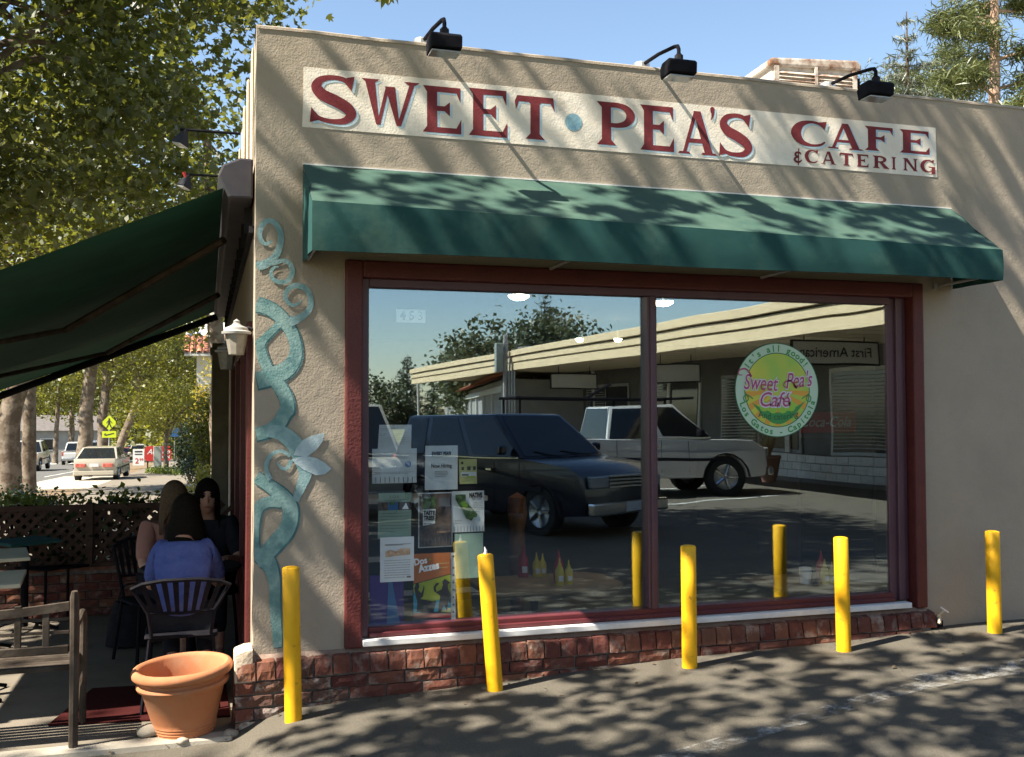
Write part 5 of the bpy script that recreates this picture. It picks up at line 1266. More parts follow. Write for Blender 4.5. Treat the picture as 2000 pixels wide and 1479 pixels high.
tree('sycamore_tree', 'dark leafy sycamore rising behind the patio awning next to the wall', 'tree', [(p.x, p.y, zb), (p.x-.1, p.y, 3), (p.x-.3, p.y, 6), (p.x-.4, p.y, 9)], [.26, .22, .16, .08], [(p.x-1.2, p.y, 8.2, 2.6, 2.8, 3.0), (p.x-2.6, p.y+.6, 6.2, 2.0, 2.2, 1.7), (p.x-.8, p.y, 5.0, 1.3, 1.6, 1.2)], 190, 46, .18, K['leaf_shade'], K['bark'], 'quad', 41, .42, 14, SY)
# small bright tree, hedge shrubs, golden shrub
p = fd(325, 850, 50); zb = street_z(p.y)
tree('young_tree', 'small bright yellow-green tree behind the red sign', 'tree', [(p.x, p.y, zb), (p.x-.05, p.y, zb+1.6), (p.x+.05, p.y, zb+3)], [.13, .10, .05], [(p.x-.1, p.y, zb+3.2, 1.75, 1.7, 1.35), (p.x+.9, p.y, zb+3.4, 1.1, 1.2, 1.2), (p.x-.5, p.y, zb+4.1, 1.2, 1.2, .8)], 90, 34, .17, K['leaf_yel'], K['bark'], 'quad', 50, .33, 9)
p = fd(352, 850, 62); zb = street_z(p.y)
tree('young_tree', 'rounded pale green tree further down the pavement', 'tree', [(p.x, p.y, zb), (p.x, p.y, zb+2), (p.x+.1, p.y, zb+4)], [.16, .12, .05], [(p.x, p.y, zb+4.4, 2.3, 2.3, 2.0)], 80, 34, .22, K['leaf_syc'], K['bark'], 'quad', 51, .4, 6)
def shrub(label, px, py_top, dep, wid, mat, seed, n=50, per=40, size=.12, zb=None, name='shrub', hgt=None, group=None, y=None):
    p = fd(px, 850, dep); zb = street_z(p.y) if zb is None else zb; top = fd(px, py_top, dep).z; H = (top-zb) if hgt is None else hgt
    t = thing(name, label, 'shrub', (p.x, p.y, zb), group=group); r = np.random.default_rng(seed)
    b = MB()
    for k in range(7):
        a = r.random()*6.28; b.tube([(0, 0, -.05), (.2*wid*math.cos(a), .2*wid*math.sin(a), H*.4), (.33*wid*math.cos(a), .33*wid*math.sin(a), H*.8)], [.03, .02, .008], 5)
    b.build('stem', K['bark_dark'], t, fixn=False)
    cl = ellpts(r, n, (0, 0, H*.52, wid*.45, wid*.45, H*.5), .3)
    pts = np.concatenate([c+r.normal(size=(per, 3))*min(.22, wid*.14) for c in cl]); pts[:, 2] = np.maximum(pts[:, 2], .02)
    leaf_obj('foliage', pts, size, mat, t, 'quad', seed); return t
shrub('dark rounded hedge shrub on the right of the pavement', 372, 828, 36, 1.25, K['leaf_hedge'], 61, 60, 60, .10)
shrub('second dark shrub right beside the rounded hedge', 396, 845, 33, .9, K['leaf_hedge'], 62, 40, 50, .10)
shrub('tall golden leaved shrub in front of the tile roofed house', 402, 700, 40, 1.1, K['leaf_gold'], 63, 34, 34, .13, hgt=None)
shrub('pale leafy bush at the foot of the patio post', 402, 905, 18, .5, K['leaf_yel'], 64, 24, 30, .07)
shrub('broad leafy bush between the golden shrub and the post', 408, 770, 30, 1.1, K['leaf_syc'], 65, 50, 44, .12)
for i, (px, pt, dd, wd, lab) in enumerate(((20, 962, 15.5, .75, 'dark bushy plant behind the lattice at the left edge'), (55, 968, 15.0, .6, 'dark bushy plant behind the lattice, second from the left edge'), (84, 972, 14.5, .5, 'small dark plant at the right end of the plants behind the lattice'))):
    shrub(lab, px, pt, dd, wd, K['leaf_hedge'], 70+i, 26, 44, .06, zb=fd(px, 1010, dd).z-.05, name='bushy_plant', group='dark plants behind the lattice')
# leafy growth through the lattice (ground cover along the planter)
r = np.random.default_rng(3); n = 2600
u = r.random(n); xs_ = -2.6+u*2.4; hh = .55+.42*np.clip((xs_+2.1)/.9, 0, 1)
pts = np.stack([xs_, FY+.12+r.normal(size=n)*.06, .45+r.random(n)*hh*(.55+.0*xs_)+.02], 1)
keep = (xs_ > -1.75) | (r.random(n) < .22); pts = pts[keep]
vn = leaf_obj('trailing_leaves', pts, .07, K['leaf_hedge'], None, 'quad', 8); struct(vn, 'stuff'); vn['label'] = 'dark leafy creeper growing through the lattice'; vn['category'] = 'creeper'
n = 420; xs_ = -2.2+r.random(n)*1.9
pts = np.stack([xs_, FY+.12+r.normal(size=n)*.05, .98+np.abs(r.normal(size=n))*.055], 1)
vn = leaf_obj('low_plants', pts, .06, K['fern'], None, 'quad', 9); struct(vn, 'stuff'); vn['label'] = 'bright sprigs sprouting along the top of the lattice'; vn['category'] = 'plants'
# distant wood closing the street, and behind the houses
def woods(name, label, boxes, n, size, mat, seed):
    r = np.random.default_rng(seed); P = []
    for (x0, x1, y0, y1, z0, z1) in boxes:
        k = int(n/len(boxes)); cl = np.stack([r.uniform(x0, x1, k//26), r.uniform(y0, y1, k//26), z0+(z1-z0)*r.random(k//26)**.8], 1)
        for c in cl: P.append(c+r.normal(size=(26, 3))*np.array([1.3, 1.3, .9]))
    o = leaf_obj(name, np.concatenate(P), size, mat, None, 'quad', seed); struct(o, 'stuff'); o['label'] = label; o['category'] = 'trees'; return o
woods('woods', 'far off trees closing the end of the street', [(-60, -22, 120, 170, -4, 16), (-24, 2, 235, 260, -8, 14), (-6, 0, 110, 150, -4, 13), (-90, -34, 90, 120, -3, 14)], 42000, 1.0, K['leaf_syc'], 81)
woods('woods', 'hazy dark trees behind the crossing sign', [(-30, -8, 262, 285, -8, 26), (-45, -24, 150, 190, -4, 20)], 14000, 1.3, K['leaf_hedge'], 82)
b = MB(); b.grid(lambda u, v: (-220+440*u, 520+60*v, -14+(46+16*mnoise.noise((u*6, 1, 0)))*math.sin(math.pi*.5*v)), 40, 8)
hl = struct(b.build('hills', K['leaf_hedge'] if False else M('hill_scrub', (.09, .12, .10), .95, (.12, .15, .12), .05, 5), smooth=True))
# behind the cafe roof, right
q = fd(1776, 400, 40); conifer('cedar_tree', 'slender sparse grey-green cedar behind the cafe roof', (q.x, q.y, -.5), fd(1776, 18, 40).z+.5, 2.6, K['needle_blue'], 91, 5, bare=.3, size=.42, step=.8)
q = fd(1948, 400, 34)
rt = thing('pine_tree', 'tall redwood-like pine with an orange trunk and loose tufts behind the cafe roof', 'tree', (q.x, q.y, -.4)); r = np.random.default_rng(17)
H = fd(1948, -220, 34).z; b = MB(); b.tube([(0, 0, 0), (-.1, 0, H*.5), (.1, 0, H)], [.36, .24, .08], 9); cl = []
for k in range(46):
    z = 3+(H-3)*k/46+r.random()*.6; f = (z-3)/(H-3); a = r.random()*6.28; L = (2.1+1.0*r.random())*(1-.45*f)
    e = Vector((math.cos(a)*L, math.sin(a)*L, .35*L*r.random())); b.tube([(0, 0, z), Vector((0, 0, z))+e*.6+Vector((0, 0, -.05)), Vector((0, 0, z))+e], [.06, .04, .015], 5)
    for s in (.55, .8, 1.0):
        cl.append(np.array(Vector((0, 0, z))+e*s)+r.normal(size=3)*.16)
for c in np.stack([r.uniform(-3.4, 2, 34), r.uniform(-1, 1.5, 34), r.uniform(3.2, 7.2, 34)], 1): cl.append(c)
b.build('trunk', M('redwood_bark', (.30, .19, .13), .9, (.42, .28, .2), 6, 4), rt, smooth=True, fixn=False)
pts = np.concatenate([c+r.normal(size=(230, 3))*np.array([.34, .34, .2])*r.uniform(.6, 1.2) for c in cl])
leaf_obj('crown', pts, .40, K['needle'], rt, 'spray', 18, .5)
q = fd(1850, 400, 44); tree('bushy_tree', 'bushy olive green tree low behind the cafe roof', 'tree', [(q.x, q.y, -.4), (q.x, q.y, 3), (q.x, q.y, 6)], [.2, .15, .1], [(q.x, q.y, fd(1850, 175, 44).z, 2.6, 2.2, 1.8), (q.x-2.4, q.y, fd(1850, 205, 44).z, 2.0, 1.6, 1.4)], 60, 130, .4, K['needle'], K['bark_dark'], 'spray', 95, .35, 6)
# sycamore twig hanging into the top of the frame
q = fd(752, -3, 9.0)
tw = thing('twig', 'small sycamore twig hanging into the top of the view', 'twig', q); b = MB(); b.tube([(-.0, 0, .6), (0, 0, .2), (.02, 0, .05)], .006, 5); b.build('stem', K['bark_dark'], tw)
leaf_obj('leaves', np.array([(0, 0, .0), (.05, .02, .01), (-.05, -.02, .01), (.09, 0, .04), (-.08, .02, .04)]), .16, K['leaf_shade'], tw, 'maple', 5, -.2, 2.5)

# ---- the two big sycamores standing beside the alley mouth, whose crowns throw the dappled shade
SH = 'sycamores shading the alley'
def light_path(P, s_): return np.array(P) + np.array([SUN.x, SUN.y, SUN.z])*s_
r = np.random.default_rng(44); CLU = []
def shade(n, fn, s0, s1, sig, m):
    for _ in range(n): CLU.append((light_path(fn(), r.uniform(s0, s1)), sig*r.uniform(.75, 1.3), max(3, int(m*r.uniform(.6, 1.4)))))
U = r.uniform
shade(17, lambda: (U(-.2, 4.9), 0, U(2.9, 4.1)), 4.8, 8.5, .10, 11)
shade(11, lambda: (U(-.2, .9), 0, U(.4, 2.9)), 4.5, 7.5, .07, 12)
shade(6, lambda: (U(5.0, 7), 0, U(.2, 3.2)), 6.5, 11, .22, 24)
shade(10, lambda: (U(4.9, 7), 0, U(3.0, 4.1)), 5, 9, .15, 14)
shade(32, lambda: (U(.3, 4.8), U(-.55, -.05), 2.9), 5, 9, .10, 11)
shade(178, lambda: (U(-1.2, 5.4), U(-3.4, -.5), .1), 7.2, 11.5, .17, 20)
shade(26, lambda: (U(.0, 5.4), U(-.38, -.14), U(.15, .85)), 5, 9, .07, 11)
shade(520, lambda: (U(.3, 9), U(-9.4, -3.2), .1), 8, 13, .24, 26)
for c in ellpts(r, 80, (-12.2, -2.4, 9.6, 2.6, 3.2, 3.2), .3): CLU.append((c, .45, 30))
tb_ = (-4.9, -5.3, -.05)
t = thing('sycamore_tree', 'tall sycamore beside the alley mouth shading the cafe front', 'tree', tb_, group=SH); b = MB()
tk = smooth_path([(0, 0, -.1, .36), (.0, -.05, 3, .28), (-.1, .0, 6, .22), (-.2, .1, 8.4, .15), (-.2, .2, 10.5, .06)], 5)
b.tube(tk[:, :3], list(tk[:, 3]), 10)
for i in range(0, len(CLU), 11):
    c = Vector(CLU[i][0])-Vector(tb_); j = 11+int(r.integers(7)); a_ = Vector(tk[j][:3]); mid = a_.lerp(c, .5)+Vector((0, 0, .3))
    q = smooth_path([(*a_, tk[j][3]*.28), (*mid, tk[j][3]*.12), (*c, .006)], 4); b.tube(q[:, :3], list(q[:, 3]), 5)
b.build('trunk', K['bark'], t, smooth=True, fixn=False)
pts = np.concatenate([c+r.normal(size=(m, 3))*sg for c, sg, m in CLU]); pts = pts[pts[:, 2] > 4.9]
leaf_obj('crown', pts-np.array(tb_), .155, K['leaf_syc'], t, 'maple', 47)
tree('sycamore_tree', 'second tall sycamore further along the alley shading the parked cars', 'tree', [(-6.4, -7.4, -.05), (-6.3, -7.3, 3), (-6.0, -7, 6), (-5.6, -6.8, 9), (-5.2, -6.6, 12)], [.36, .3, .24, .16, .06], [(-5.6, -6.9, 10.6, 3.4, 2.7, 2.6), (-3.4, -6.9, 12.4, 2.6, 2.6, 1.6), (-8, -7, 8.4, 2.2, 2.4, 1.6)], 230, 34, .2, K['leaf_syc'], K['bark'], 'quad', 32, .46, 30, SH)
tree('sycamore_tree', 'third sycamore beside the patio just outside the view, added to darken the patio', 'tree', [(-7.2, 3.4, -.05), (-7.1, 3.4, 3), (-6.8, 3.4, 6), (-6.5, 3.5, 9)], [.34, .28, .2, .08], [(-6.9, 3.6, 8.0, 3.0, 3.4, 2.8)], 170, 40, .2, K['leaf_syc'], K['bark'], 'quad', 33, .42, 20, SH)  # unseen tree added to block skylight reaching the patio
# fallen leaves on the alley
r = np.random.default_rng(77); n = 130
xs_ = r.uniform(-1, 6, n); ys_ = -np.abs(r.normal(size=n))*1.0-.02; ys_[: 60] = -r.random(60)*.14-.02
P = np.stack([xs_, ys_, [alley_z(a, c)+.012 for a, c in zip(xs_, ys_)]], 1)
o = leaf_obj('leaf_litter', P, .032, M('dry_leaf', (.11, .075, .04), .9, (.06, .04, .025), 30, 2), None, 'quad', 79, 3.0); struct(o, 'stuff'); o['label'] = 'small dry leaves scattered on the alley'; o['category'] = 'leaves'
tree('sycamore_tree', 'fourth sycamore behind the viewpoint, unseen, added to keep skylight off the alley', 'tree', [(-2.6, -9.6, -.05), (-2.4, -9.5, 3), (-2.0, -9.2, 5.6), (-1.2, -8.8, 8)], [.34, .28, .22, .1], [(-.6, -8.2, 9.0, 2.8, 3.0, 1.6), (-3.0, -8.8, 9.6, 2.6, 2.6, 1.8)], 200, 44, .2, K['leaf_syc'], K['bark'], 'quad', 34, .42, 24, SH)  # unseen crown added overhead to cut skylight on the alley and parked car
added_hedge = thing('hedge', 'unseen dark hedge added on the street side to keep low skylight off the patio', 'hedge', (-4.7, 2.2, -.03)); b = MB()  # added out of view to block low skylight and bounce under the awning
for k in range(9): b.tube([(0, -3.6+k*.9, 0), (.05, -3.6+k*.9, .8), (-.05, -3.5+k*.9, 1.7)], [.035, .025, .01], 5)
b.build('stem', K['bark_dark'], added_hedge, fixn=False); r = np.random.default_rng(90)
P = np.stack([r.uniform(-.4, .4, 6500), r.uniform(-4.1, 4.1, 6500), r.random(6500)**.8*1.95+.05], 1)
leaf_obj('foliage', P, .13, K['leaf_hedge'], added_hedge, 'quad', 91)
# ================================================================ VEHICLES (local x forward, y left, z up)
def arch(x0, r, zc, n=7):
    return [(x0-r*math.cos(a), zc+r*math.sin(a)) for a in np.linspace(0, math.pi, n)]
def vehicle(kind, name, label, cat, loc, rz, paint, group=None, rack=False):
    D = dict(sedan=dict(L=4.5, W=1.72, H=1.38, zb=.20, belt=.86, hood=.88, wr=.31, wb=2.65, gh=[(-1.75, .90), (-.98, 1.36), (.25, 1.38), (1.12, .92)], tail=.95),
             suv=dict(L=4.75, W=1.85, H=1.78, zb=.30, belt=1.08, hood=1.08, wr=.38, wb=2.75, gh=[(-2.28, 1.06), (-2.05, 1.74), (.2, 1.78), (1.02, 1.10)], tail=1.08),
             pickup=dict(L=5.6, W=1.95, H=1.88, zb=.38, belt=1.16, hood=1.18, wr=.41, wb=3.5, gh=[(-.75, 1.14), (-.62, 1.84), (.75, 1.88), (1.5, 1.2)], tail=1.12),
             van=dict(L=5.0, W=1.95, H=2.1, zb=.3, belt=1.1, hood=1.15, wr=.36, wb=3.0, gh=[(-2.45, 1.08), (-2.35, 2.02), (1.1, 2.1), (1.95, 1.15)], tail=1.08))[kind]
    L, W, zb, belt, wr, wb = D['L'], D['W'], D['zb'], D['belt'], D['wr'], D['wb']; h = L/2
    t = thing(name, label, cat, loc, rz, group)
    xr, xf = -wb/2-.05, wb/2+.02; za = zb+.02
    prof = [(-h+.05, zb+.1)] + [(-h+.02, D['tail']-.25), (-h+.08, D['tail']), (-h+.4, belt+.03)]
    prof += [(D['gh'][0][0], belt+.02), (D['gh'][3][0], belt+.02), (h-.35, D['hood']-.06), (h-.06, D['hood']-.2), (h, zb+.28), (h-.04, zb+.06)]
    prof += arch(xf, -(wr+.07), za)[::1] if False else [(xf+(wr+.07)*math.cos(a), za+(wr+.07)*math.sin(a)) for a in np.linspace(0, math.pi, 8)]
    prof += [(xr+(wr+.07)*math.cos(a), za+(wr+.07)*math.sin(a)) for a in np.linspace(0, math.pi, 8)]
    b = MB(); b.prism(prof, 'y', -W/2, W/2)
    for i, v in enumerate(b.v):    # taper nose and tail in plan, tuck sills
        x, y, z = v; k = max(0, (abs(x)-h*.62)/(h*.38)); f = 1-.10*k*k-.04*max(0, (.55-z)/.4); b.v[i] = (x-(.10*(y/(W/2))**2*k if x > 0 else -.05*(y/(W/2))**2*k), y*f, z)
    body = b.build('body', paint, t, bevel=.045, seg=2, smooth=True)
    # cabin
    g = D['gh']; wy0, wy1 = W/2-.03, W/2-.20
    def gp(i, s): x, z = g[i]; return Vector((x, s*(wy0 if i in (0, 3) else wy1), z))
    b = MB(); vs = [gp(i, s) for s in (-1, 1) for i in range(4)]
    b.add(vs, [(0, 1, 2, 3), (4, 7, 6, 5), (0, 4, 5, 1), (1, 5, 6, 2), (2, 6, 7, 3), (3, 7, 4, 0)])
    cabin = b.build('cabin', paint, t, bevel=.06, seg=2, smooth=True)
    def inset(q, m, out):
        c = sum(q, Vector())/4; n = (q[1]-q[0]).cross(q[2]-q[0]).normalized()
        if n.dot(c-Vector((0, 0, 1))) < 0: n = -n
        return [p+(c-p).normalized()*m+n*out for p in q]
    def pane(nm, q, m=.07, out=.006, mat=K['car_glass']):
        p = inset(q, m, out); b = MB(); b.quad(*p); b.build(nm, mat, cabin); return p
    pane('windscreen', [gp(2, -1), gp(2, 1), gp(3, 1), gp(3, -1)], .10)
    pane('rear_window', [gp(0, -1), gp(0, 1), gp(1, 1), gp(1, -1)], .10)
    for s in (-1, 1):
        n = 2 if kind in ('sedan', 'suv', 'pickup') else 1
        lo0, hi0, hi1, lo1 = gp(0, s), gp(1, s), gp(2, s), gp(3, s)
        cuts = [0, .52, 1] if n == 2 else [.62, 1]
        if kind == 'suv': cuts = [0, .28, .62, 1]
        for k in range(len(cuts)-1):
            a, c = cuts[k], cuts[k+1]
            pane('side_window', [lo0.lerp(lo1, a), hi0.lerp(hi1, a), hi0.lerp(hi1, c), lo0.lerp(lo1, c)], .075)
    # wheels
    for x in (xr, xf):
        for s in (-1, 1):
            b = MB(); Mx = Matrix.Translation((x, s*(W/2-.12), wr)) @ Matrix.Rotation(math.pi/2, 4, 'X')
            b.lathe([(wr*.62, -.10), (wr*.93, -.105), (wr, -.07), (wr, .07), (wr*.93, .105), (wr*.62, .10)], 24, Mx, closed=True); wh = b.build('wheel', K['rubber'], t, smooth=True)
            b = MB(); b.lathe([(0, -.06*s), (wr*.15, -.085*s), (wr*.25, -.06*s), (wr*.56, -.075*s), (wr*.64, -.095*s), (wr*.64, .08)], 20, Mx); b.build('rim', K['rim'], wh, smooth=True)
            b = MB()
            for k in range(5):
                a = k*1.2566; c_, s_ = math.cos(a), math.sin(a)
                b.tube([Mx @ Vector((wr*.12*c_, wr*.12*s_, -.09*s)), Mx @ Vector((wr*.6*c_, wr*.6*s_, -.097*s))], wr*.07, 5)
            b.build('spoke', K['chrome'], wh)
    # lights, bumpers, plates, mirrors, seams
    zt = belt-.14
    for s in (-1, 1):
        b = MB(); b.box(-h-.012, -h+.10, s*W*.5*.60-.19, s*W*.5*.60+.19, zt-.12, zt+.03) if kind == 'sedan' else b.box(-h-.015, -h+.08, s*W*.5*.84-.07, s*W*.5*.84+.07, zt-.18, zt+.14)
        b.build('tail_light', K['lamp_red'], t, bevel=.01)
        b = MB(); b.box(h-.22, h-.035, s*W*.5*.64-.17, s*W*.5*.64+.17, D['hood']-.36, D['hood']-.19); b.build('headlight', K['lamp_clear'], t, bevel=.02)
        b = MB(); b.box(g[3][0]-.38, g[3][0]-.26, s*(W/2+.02)-.0, s*(W/2+.17), belt+.08, belt+.22); b.build('mirror', paint if kind != 'pickup' else K['metal_black'], t, bevel=.03)
        b = MB()
        for x in (-.55 if kind != 'suv' else -.75, .42, 1.05 if kind == 'sedan' else .98): b.box(x-.004, x+.004, s*(W/2)-.004, s*(W/2)+.003, zb+.14, belt-.02)
        b.build('door_seam', K['metal_black'], t)
        b = MB(); b.box(-h*.8, h*.62, s*W/2-.012, s*W/2+.012, (zb+belt)*.5-.03, (zb+belt)*.5+.03); b.build('side_moulding', K['metal_dark'], t, bevel=.006)
        b = MB(); b.tube([gp(0, s)+Vector((.08, s*.012, .01)), gp(3, s)+Vector((-.1, s*.012, .01))], .012, 5); b.build('belt_trim', K['chrome'], cabin)
        for xa in (xr, xf):
            b = MB(); b.tube([(xa+(wr+.075)*math.cos(an), s*(W/2-.004-.02*(xa > 0)), za+(wr+.075)*math.sin(an)) for an in np.linspace(.05, math.pi-.05, 9)], .022, 5); b.build('wheel_arch', K['metal_dark'] if kind != 'sedan' else paint, t, smooth=True)
        b = MB(); b.box(.22, .36, s*W/2-.01, s*W/2+.02, belt-.16, belt-.13); b.build('door_handle', K['chrome'], t)
    b = MB(); b.box(-h-.05, -h+.08, -W/2+.09, W/2-.09, zb+.08, zb+.26); b.build('bumper', K['chrome'] if kind == 'pickup' else paint, t, bevel=.03, seg=2)
    b = MB(); b.tube([gp(3, -1).lerp(gp(3, 1), .2)+Vector((.03, 0, .01)), gp(3, -1).lerp(gp(3, 1), .5)+Vector((-.1, 0, .10))], .008, 4); b.tube([gp(3, -1).lerp(gp(3, 1), .55)+Vector((.03, 0, .01)), gp(3, -1).lerp(gp(3, 1), .82)+Vector((-.1, 0, .10))], .008, 4); b.build('wiper', K['metal_black'], cabin)
    b = MB(); b.box(h-.08, h+.05, -W/2+.1, W/2-.1, zb+.06, zb+.24); b.build('bumper', K['chrome'] if kind in ('suv', 'pickup') else paint, t, bevel=.03, seg=2)
    b = MB(); b.box(-h-.022, -h+.05, -.17, .17, zt-.10, zt+.02) if kind == 'sedan' else b.box(-h-.02, -h+.05, -.16, .16, zb+.32, zb+.44); b.build('number_plate', K['plate'], t)
    b = MB(); b.box(h-.01, h+.056, -.16, .16, zb+.09, zb+.22); b.build('number_plate', K['plate'], t)
    b = MB()
    for k in range(4): b.box(h-.14, h-.03+.0, -.42, .42, D['hood']-.36+k*.05, D['hood']-.335+k*.05)
    b.build('grille', K['chrome'], t)
    if kind == 'pickup':
        b = MB(); b.box(-h+.12, -.85, -W/2+.14, W/2-.14, belt-.02, belt+.026); b.build('bed_liner', K['metal_black'], t)
        b = MB(); b.box(-h-.008, -h+.06, -W/2+.16, W/2-.16, .62, 1.06); b.build('tailgate', paint, t, bevel=.02)
    if rack:
        b = MB()
        for s in (-1, 1): b.tube([(-2.5, s*.7, 1.98), (1.2, s*.7, 1.98)], .03, 6)
        for x in (-2.4, -.5, .6): b.tube([(x, -.72, 1.99), (x, .72, 1.99)], .025, 6); b.tube([(x, -.7, 1.2), (x, -.7, 1.98)], .025, 6); b.tube([(x, .7, 1.2), (x, .7, 1.98)], .025, 6)
        b.tube([(-.9, .1, 2.0), (-.35, .1, 2.28)], .03, 6)
        b.build('roof_rack', K['metal_black'], t)
    return t
NRT = math.pi/2
def street_car(px, dep, *a, **k):
    p = fd(px, 850, dep); return (p.x, p.y, street_z(p.y)-.02)
vehicle('sedan', 'parked_car', 'pale beige sedan parked on the driveway seen from behind', 'car', (lambda p: (p.x, p.y, street_z(p.y)+.03))(fd(202, 850, 42.5)), NRT-.06, K['paint_beige'])
vehicle('pickup', 'pickup_truck', 'silver pickup truck driving away behind the two left sycamore trunks', 'pickup truck', street_car(56, 62), NRT, K['paint_silver'])
vehicle('pickup', 'pickup_truck', 'white pickup truck half hidden behind the straight sycamore trunk', 'pickup truck', street_car(152, 84), NRT, K['paint_white'])
vehicle('van', 'delivery_van', 'white van showing above the beige sedan roof', 'van', street_car(186, 96), NRT, K['paint_white'])
far = [('suv', 272, 118, 'paint_silver', 'silver sports utility vehicle in the queue behind the red sign'), ('sedan', 249, 128, 'paint_red', 'red car in the far queue left of the silver vehicle'), ('sedan', 240, 150, 'paint_white', 'white car far down the street in the left lane'), ('suv', 262, 160, 'paint_white', 'white vehicle deep in the far queue'),
       ('sedan', 288, 138, 'paint_silver', 'silver car just behind the silver vehicle in the queue'), ('sedan', 300, 172, 'paint_blue', 'blue car far down the right lane'), ('suv', 283, 196, 'paint_red', 'dark red vehicle near the end of the street'), ('sedan', 305, 128, 'paint_white', 'white car right of the queue behind the red sign'), ('sedan', 226, 122, 'paint_blue', 'blue car between the crossing sign and the far queue')]
for kd, px, dd, pt, lab in far: vehicle(kd, 'distant_car', lab, 'car', street_car(px, dd), NRT, K[pt], 'cars queuing far down the street')

# ================================================================ STREET SIGNS AND BOXES
def on_street(px, dep, dz=.0): p = fd(px, 850, dep); return Vector((p.x, p.y, street_z(p.y)+dz))
def facing(b): return b
q = on_street(213, 55); zs = fd(212, 826, 55).z-q.z; sg = thing('crossing_sign', 'fluorescent yellow pedestrian crossing sign with an arrow plate', 'road sign', q)
b = MB(); b.tube([(0, .03, 0), (0, .03, zs+.3)], .035, 8); b.build('post', K['galv'], sg)
def diamond(z, r_, y0, y1): return [(0, z-r_), (r_, z), (0, z+r_), (-r_, z)]
b = MB(); b.prism([(x*.78, z) if False else (x*.8, z) for x, z in [(0, zs-.42), (.42, zs-.08), (.42, zs+.08), (0, zs+.42), (-.42, zs+.08), (-.42, zs-.08)]], 'y', -.012, .0); b.build('sign_plate', K['sign_yellow'], sg)
b = MB(); b.prism([(-.36, zs-.82), (.36, zs-.82), (.36, zs-.46), (-.36, zs-.46)], 'y', -.012, .0); b.build('arrow_plate', K['sign_yellow'], sg)
b = MB(); Y0 = -.016
b.poly([(.05*math.cos(a), Y0, zs+.2+.055*math.sin(a)) for a in np.linspace(0, 6.2, 10)])
for P in ([(-.06, .14), (.06, .14), (.05, -.05), (-.05, -.05)], [(-.05, -.05), (.01, -.05), (-.10, -.28), (-.16, -.28)], [(-.01, -.05), (.05, -.05), (.15, -.27), (.09, -.28)], [(.05, .13), (.09, .10), (.17, -.02), (.13, -.04)], [(-.05, .13), (-.09, .1), (-.15, -.02), (-.11, -.04)]): b.poly([(x, Y0-.001, zs+z) for x, z in P])
for P in ([(-.22, -.72), (-.15, -.56), (-.26, -.62)], [(-.2, -.66), (.25, -.55), (.27, -.6), (-.18, -.72)]): b.poly([(x, Y0-.001, zs+z) for x, z in P])
b.build('symbol', K['ink'], sg)
q = on_street(309, 57); zt = fd(309, 886, 57).z-q.z; W2, H2 = .72, .42
rs = thing('shop_sign', 'red shop sign with notched corners and white script half hidden by a grey box', 'sign', q)
b = MB(); b.prism([(-W2, zt-H2+.12), (-W2+.12, zt-H2), (W2-.12, zt-H2), (W2, zt-H2+.12), (W2, zt+H2-.12), (W2-.12, zt+H2), (-W2+.12, zt+H2), (-W2, zt+H2-.12)], 'y', -.05, .05); b.build('sign_board', K['sign_red'], rs)
b = MB()
for x in (-.55, .55): b.box(x-.04, x+.04, -.03, .03, 0, zt-H2)
b.build('leg', K['metal_dark'], rs)
b = MB(); put_text(b, 'Au', -.36, zt+.1, .42, -.056, shear=.35, wscale=.9, offset=.004); put_text(b, 'dio', .42, zt+.1, .36, -.056, shear=.35, wscale=.9, offset=.004); put_text(b, 'ON', .44, zt-.2, .26, -.056, offset=.004); flat(b, 'lettering', K['sign_white'], rs)
q = on_street(308, 52); ub = thing('utility_box', 'tall grey utility cabinet in front of the red sign', 'utility box', q)
b = MB(); b.box(-.2, .2, -.12, .12, 0, fd(308, 872, 52).z-q.z); b.build('cabinet', K['box_grey'], ub, bevel=.02); b = MB(); b.box(-.16, .16, -.128, -.12, .15, 1.0); b.build('cabinet_door', K['box_grey'], ub)
q = on_street(271, 56); zt = fd(271, 892, 56).z-q.z
ps = thing('price_board', 'small white A-board price sign left of the red sign', 'sign', q)
b = MB(); b.box(-.3, .3, -.03, .03, zt-.5, zt+.42); b.build('board', K['sign_white'], ps); b = MB(); put_text(b, '2', -.08, zt-.25, .42, -.036, offset=.006); put_text(b, '99', .15, zt-.18, .22, -.036, offset=.003); flat(b, 'price', K['sign_red'], ps)
b = MB(); put_text(b, 'SALE', 0, zt+.25, .24, -.036, offset=.003) if False else b.poly([(-.2, -.036, zt+.1), (.2, -.036, zt+.1), (.2, -.036, zt+.16), (-.2, -.036, zt+.16)]); b.poly([(-.2, -.036, zt+.24), (.2, -.036, zt+.24), (.2, -.036, zt+.32), (-.2, -.036, zt+.32)]); flat(b, 'print', K['ink'], ps)
q = on_street(341, 60); zt = fd(341, 845, 60).z-q.z
bs = thing('bus_sign', 'small blue sign on a slim post behind the hedge', 'road sign', q); b = MB(); b.tube([(0, 0, 0), (0, 0, zt+.3)], .03, 6); b.build('post', K['galv'], bs); b = MB(); b.box(-.22, .22, -.04, -.03, zt-.25, zt+.25); b.build('sign_plate', K['ink_blue'], bs)
r = np.random.default_rng(12); p0, p1 = fd(282, 912, 50), fd(350, 908, 46); n = 900; u = r.random(n)
pts = np.array(p0)[None]*(1-u[:, None])+np.array(p1)[None]*u[:, None]; pts[:, 2] = [street_z(y)+.05 for y in pts[:, 1]]; pts += np.abs(r.normal(size=(n, 3)))*np.array([.25, .5, .14])
o = leaf_obj('low_plants', pts, .14, K['fern'], None, 'quad', 13); struct(o, 'stuff'); o['label'] = 'low green planting at the foot of the red sign'; o['category'] = 'plants'

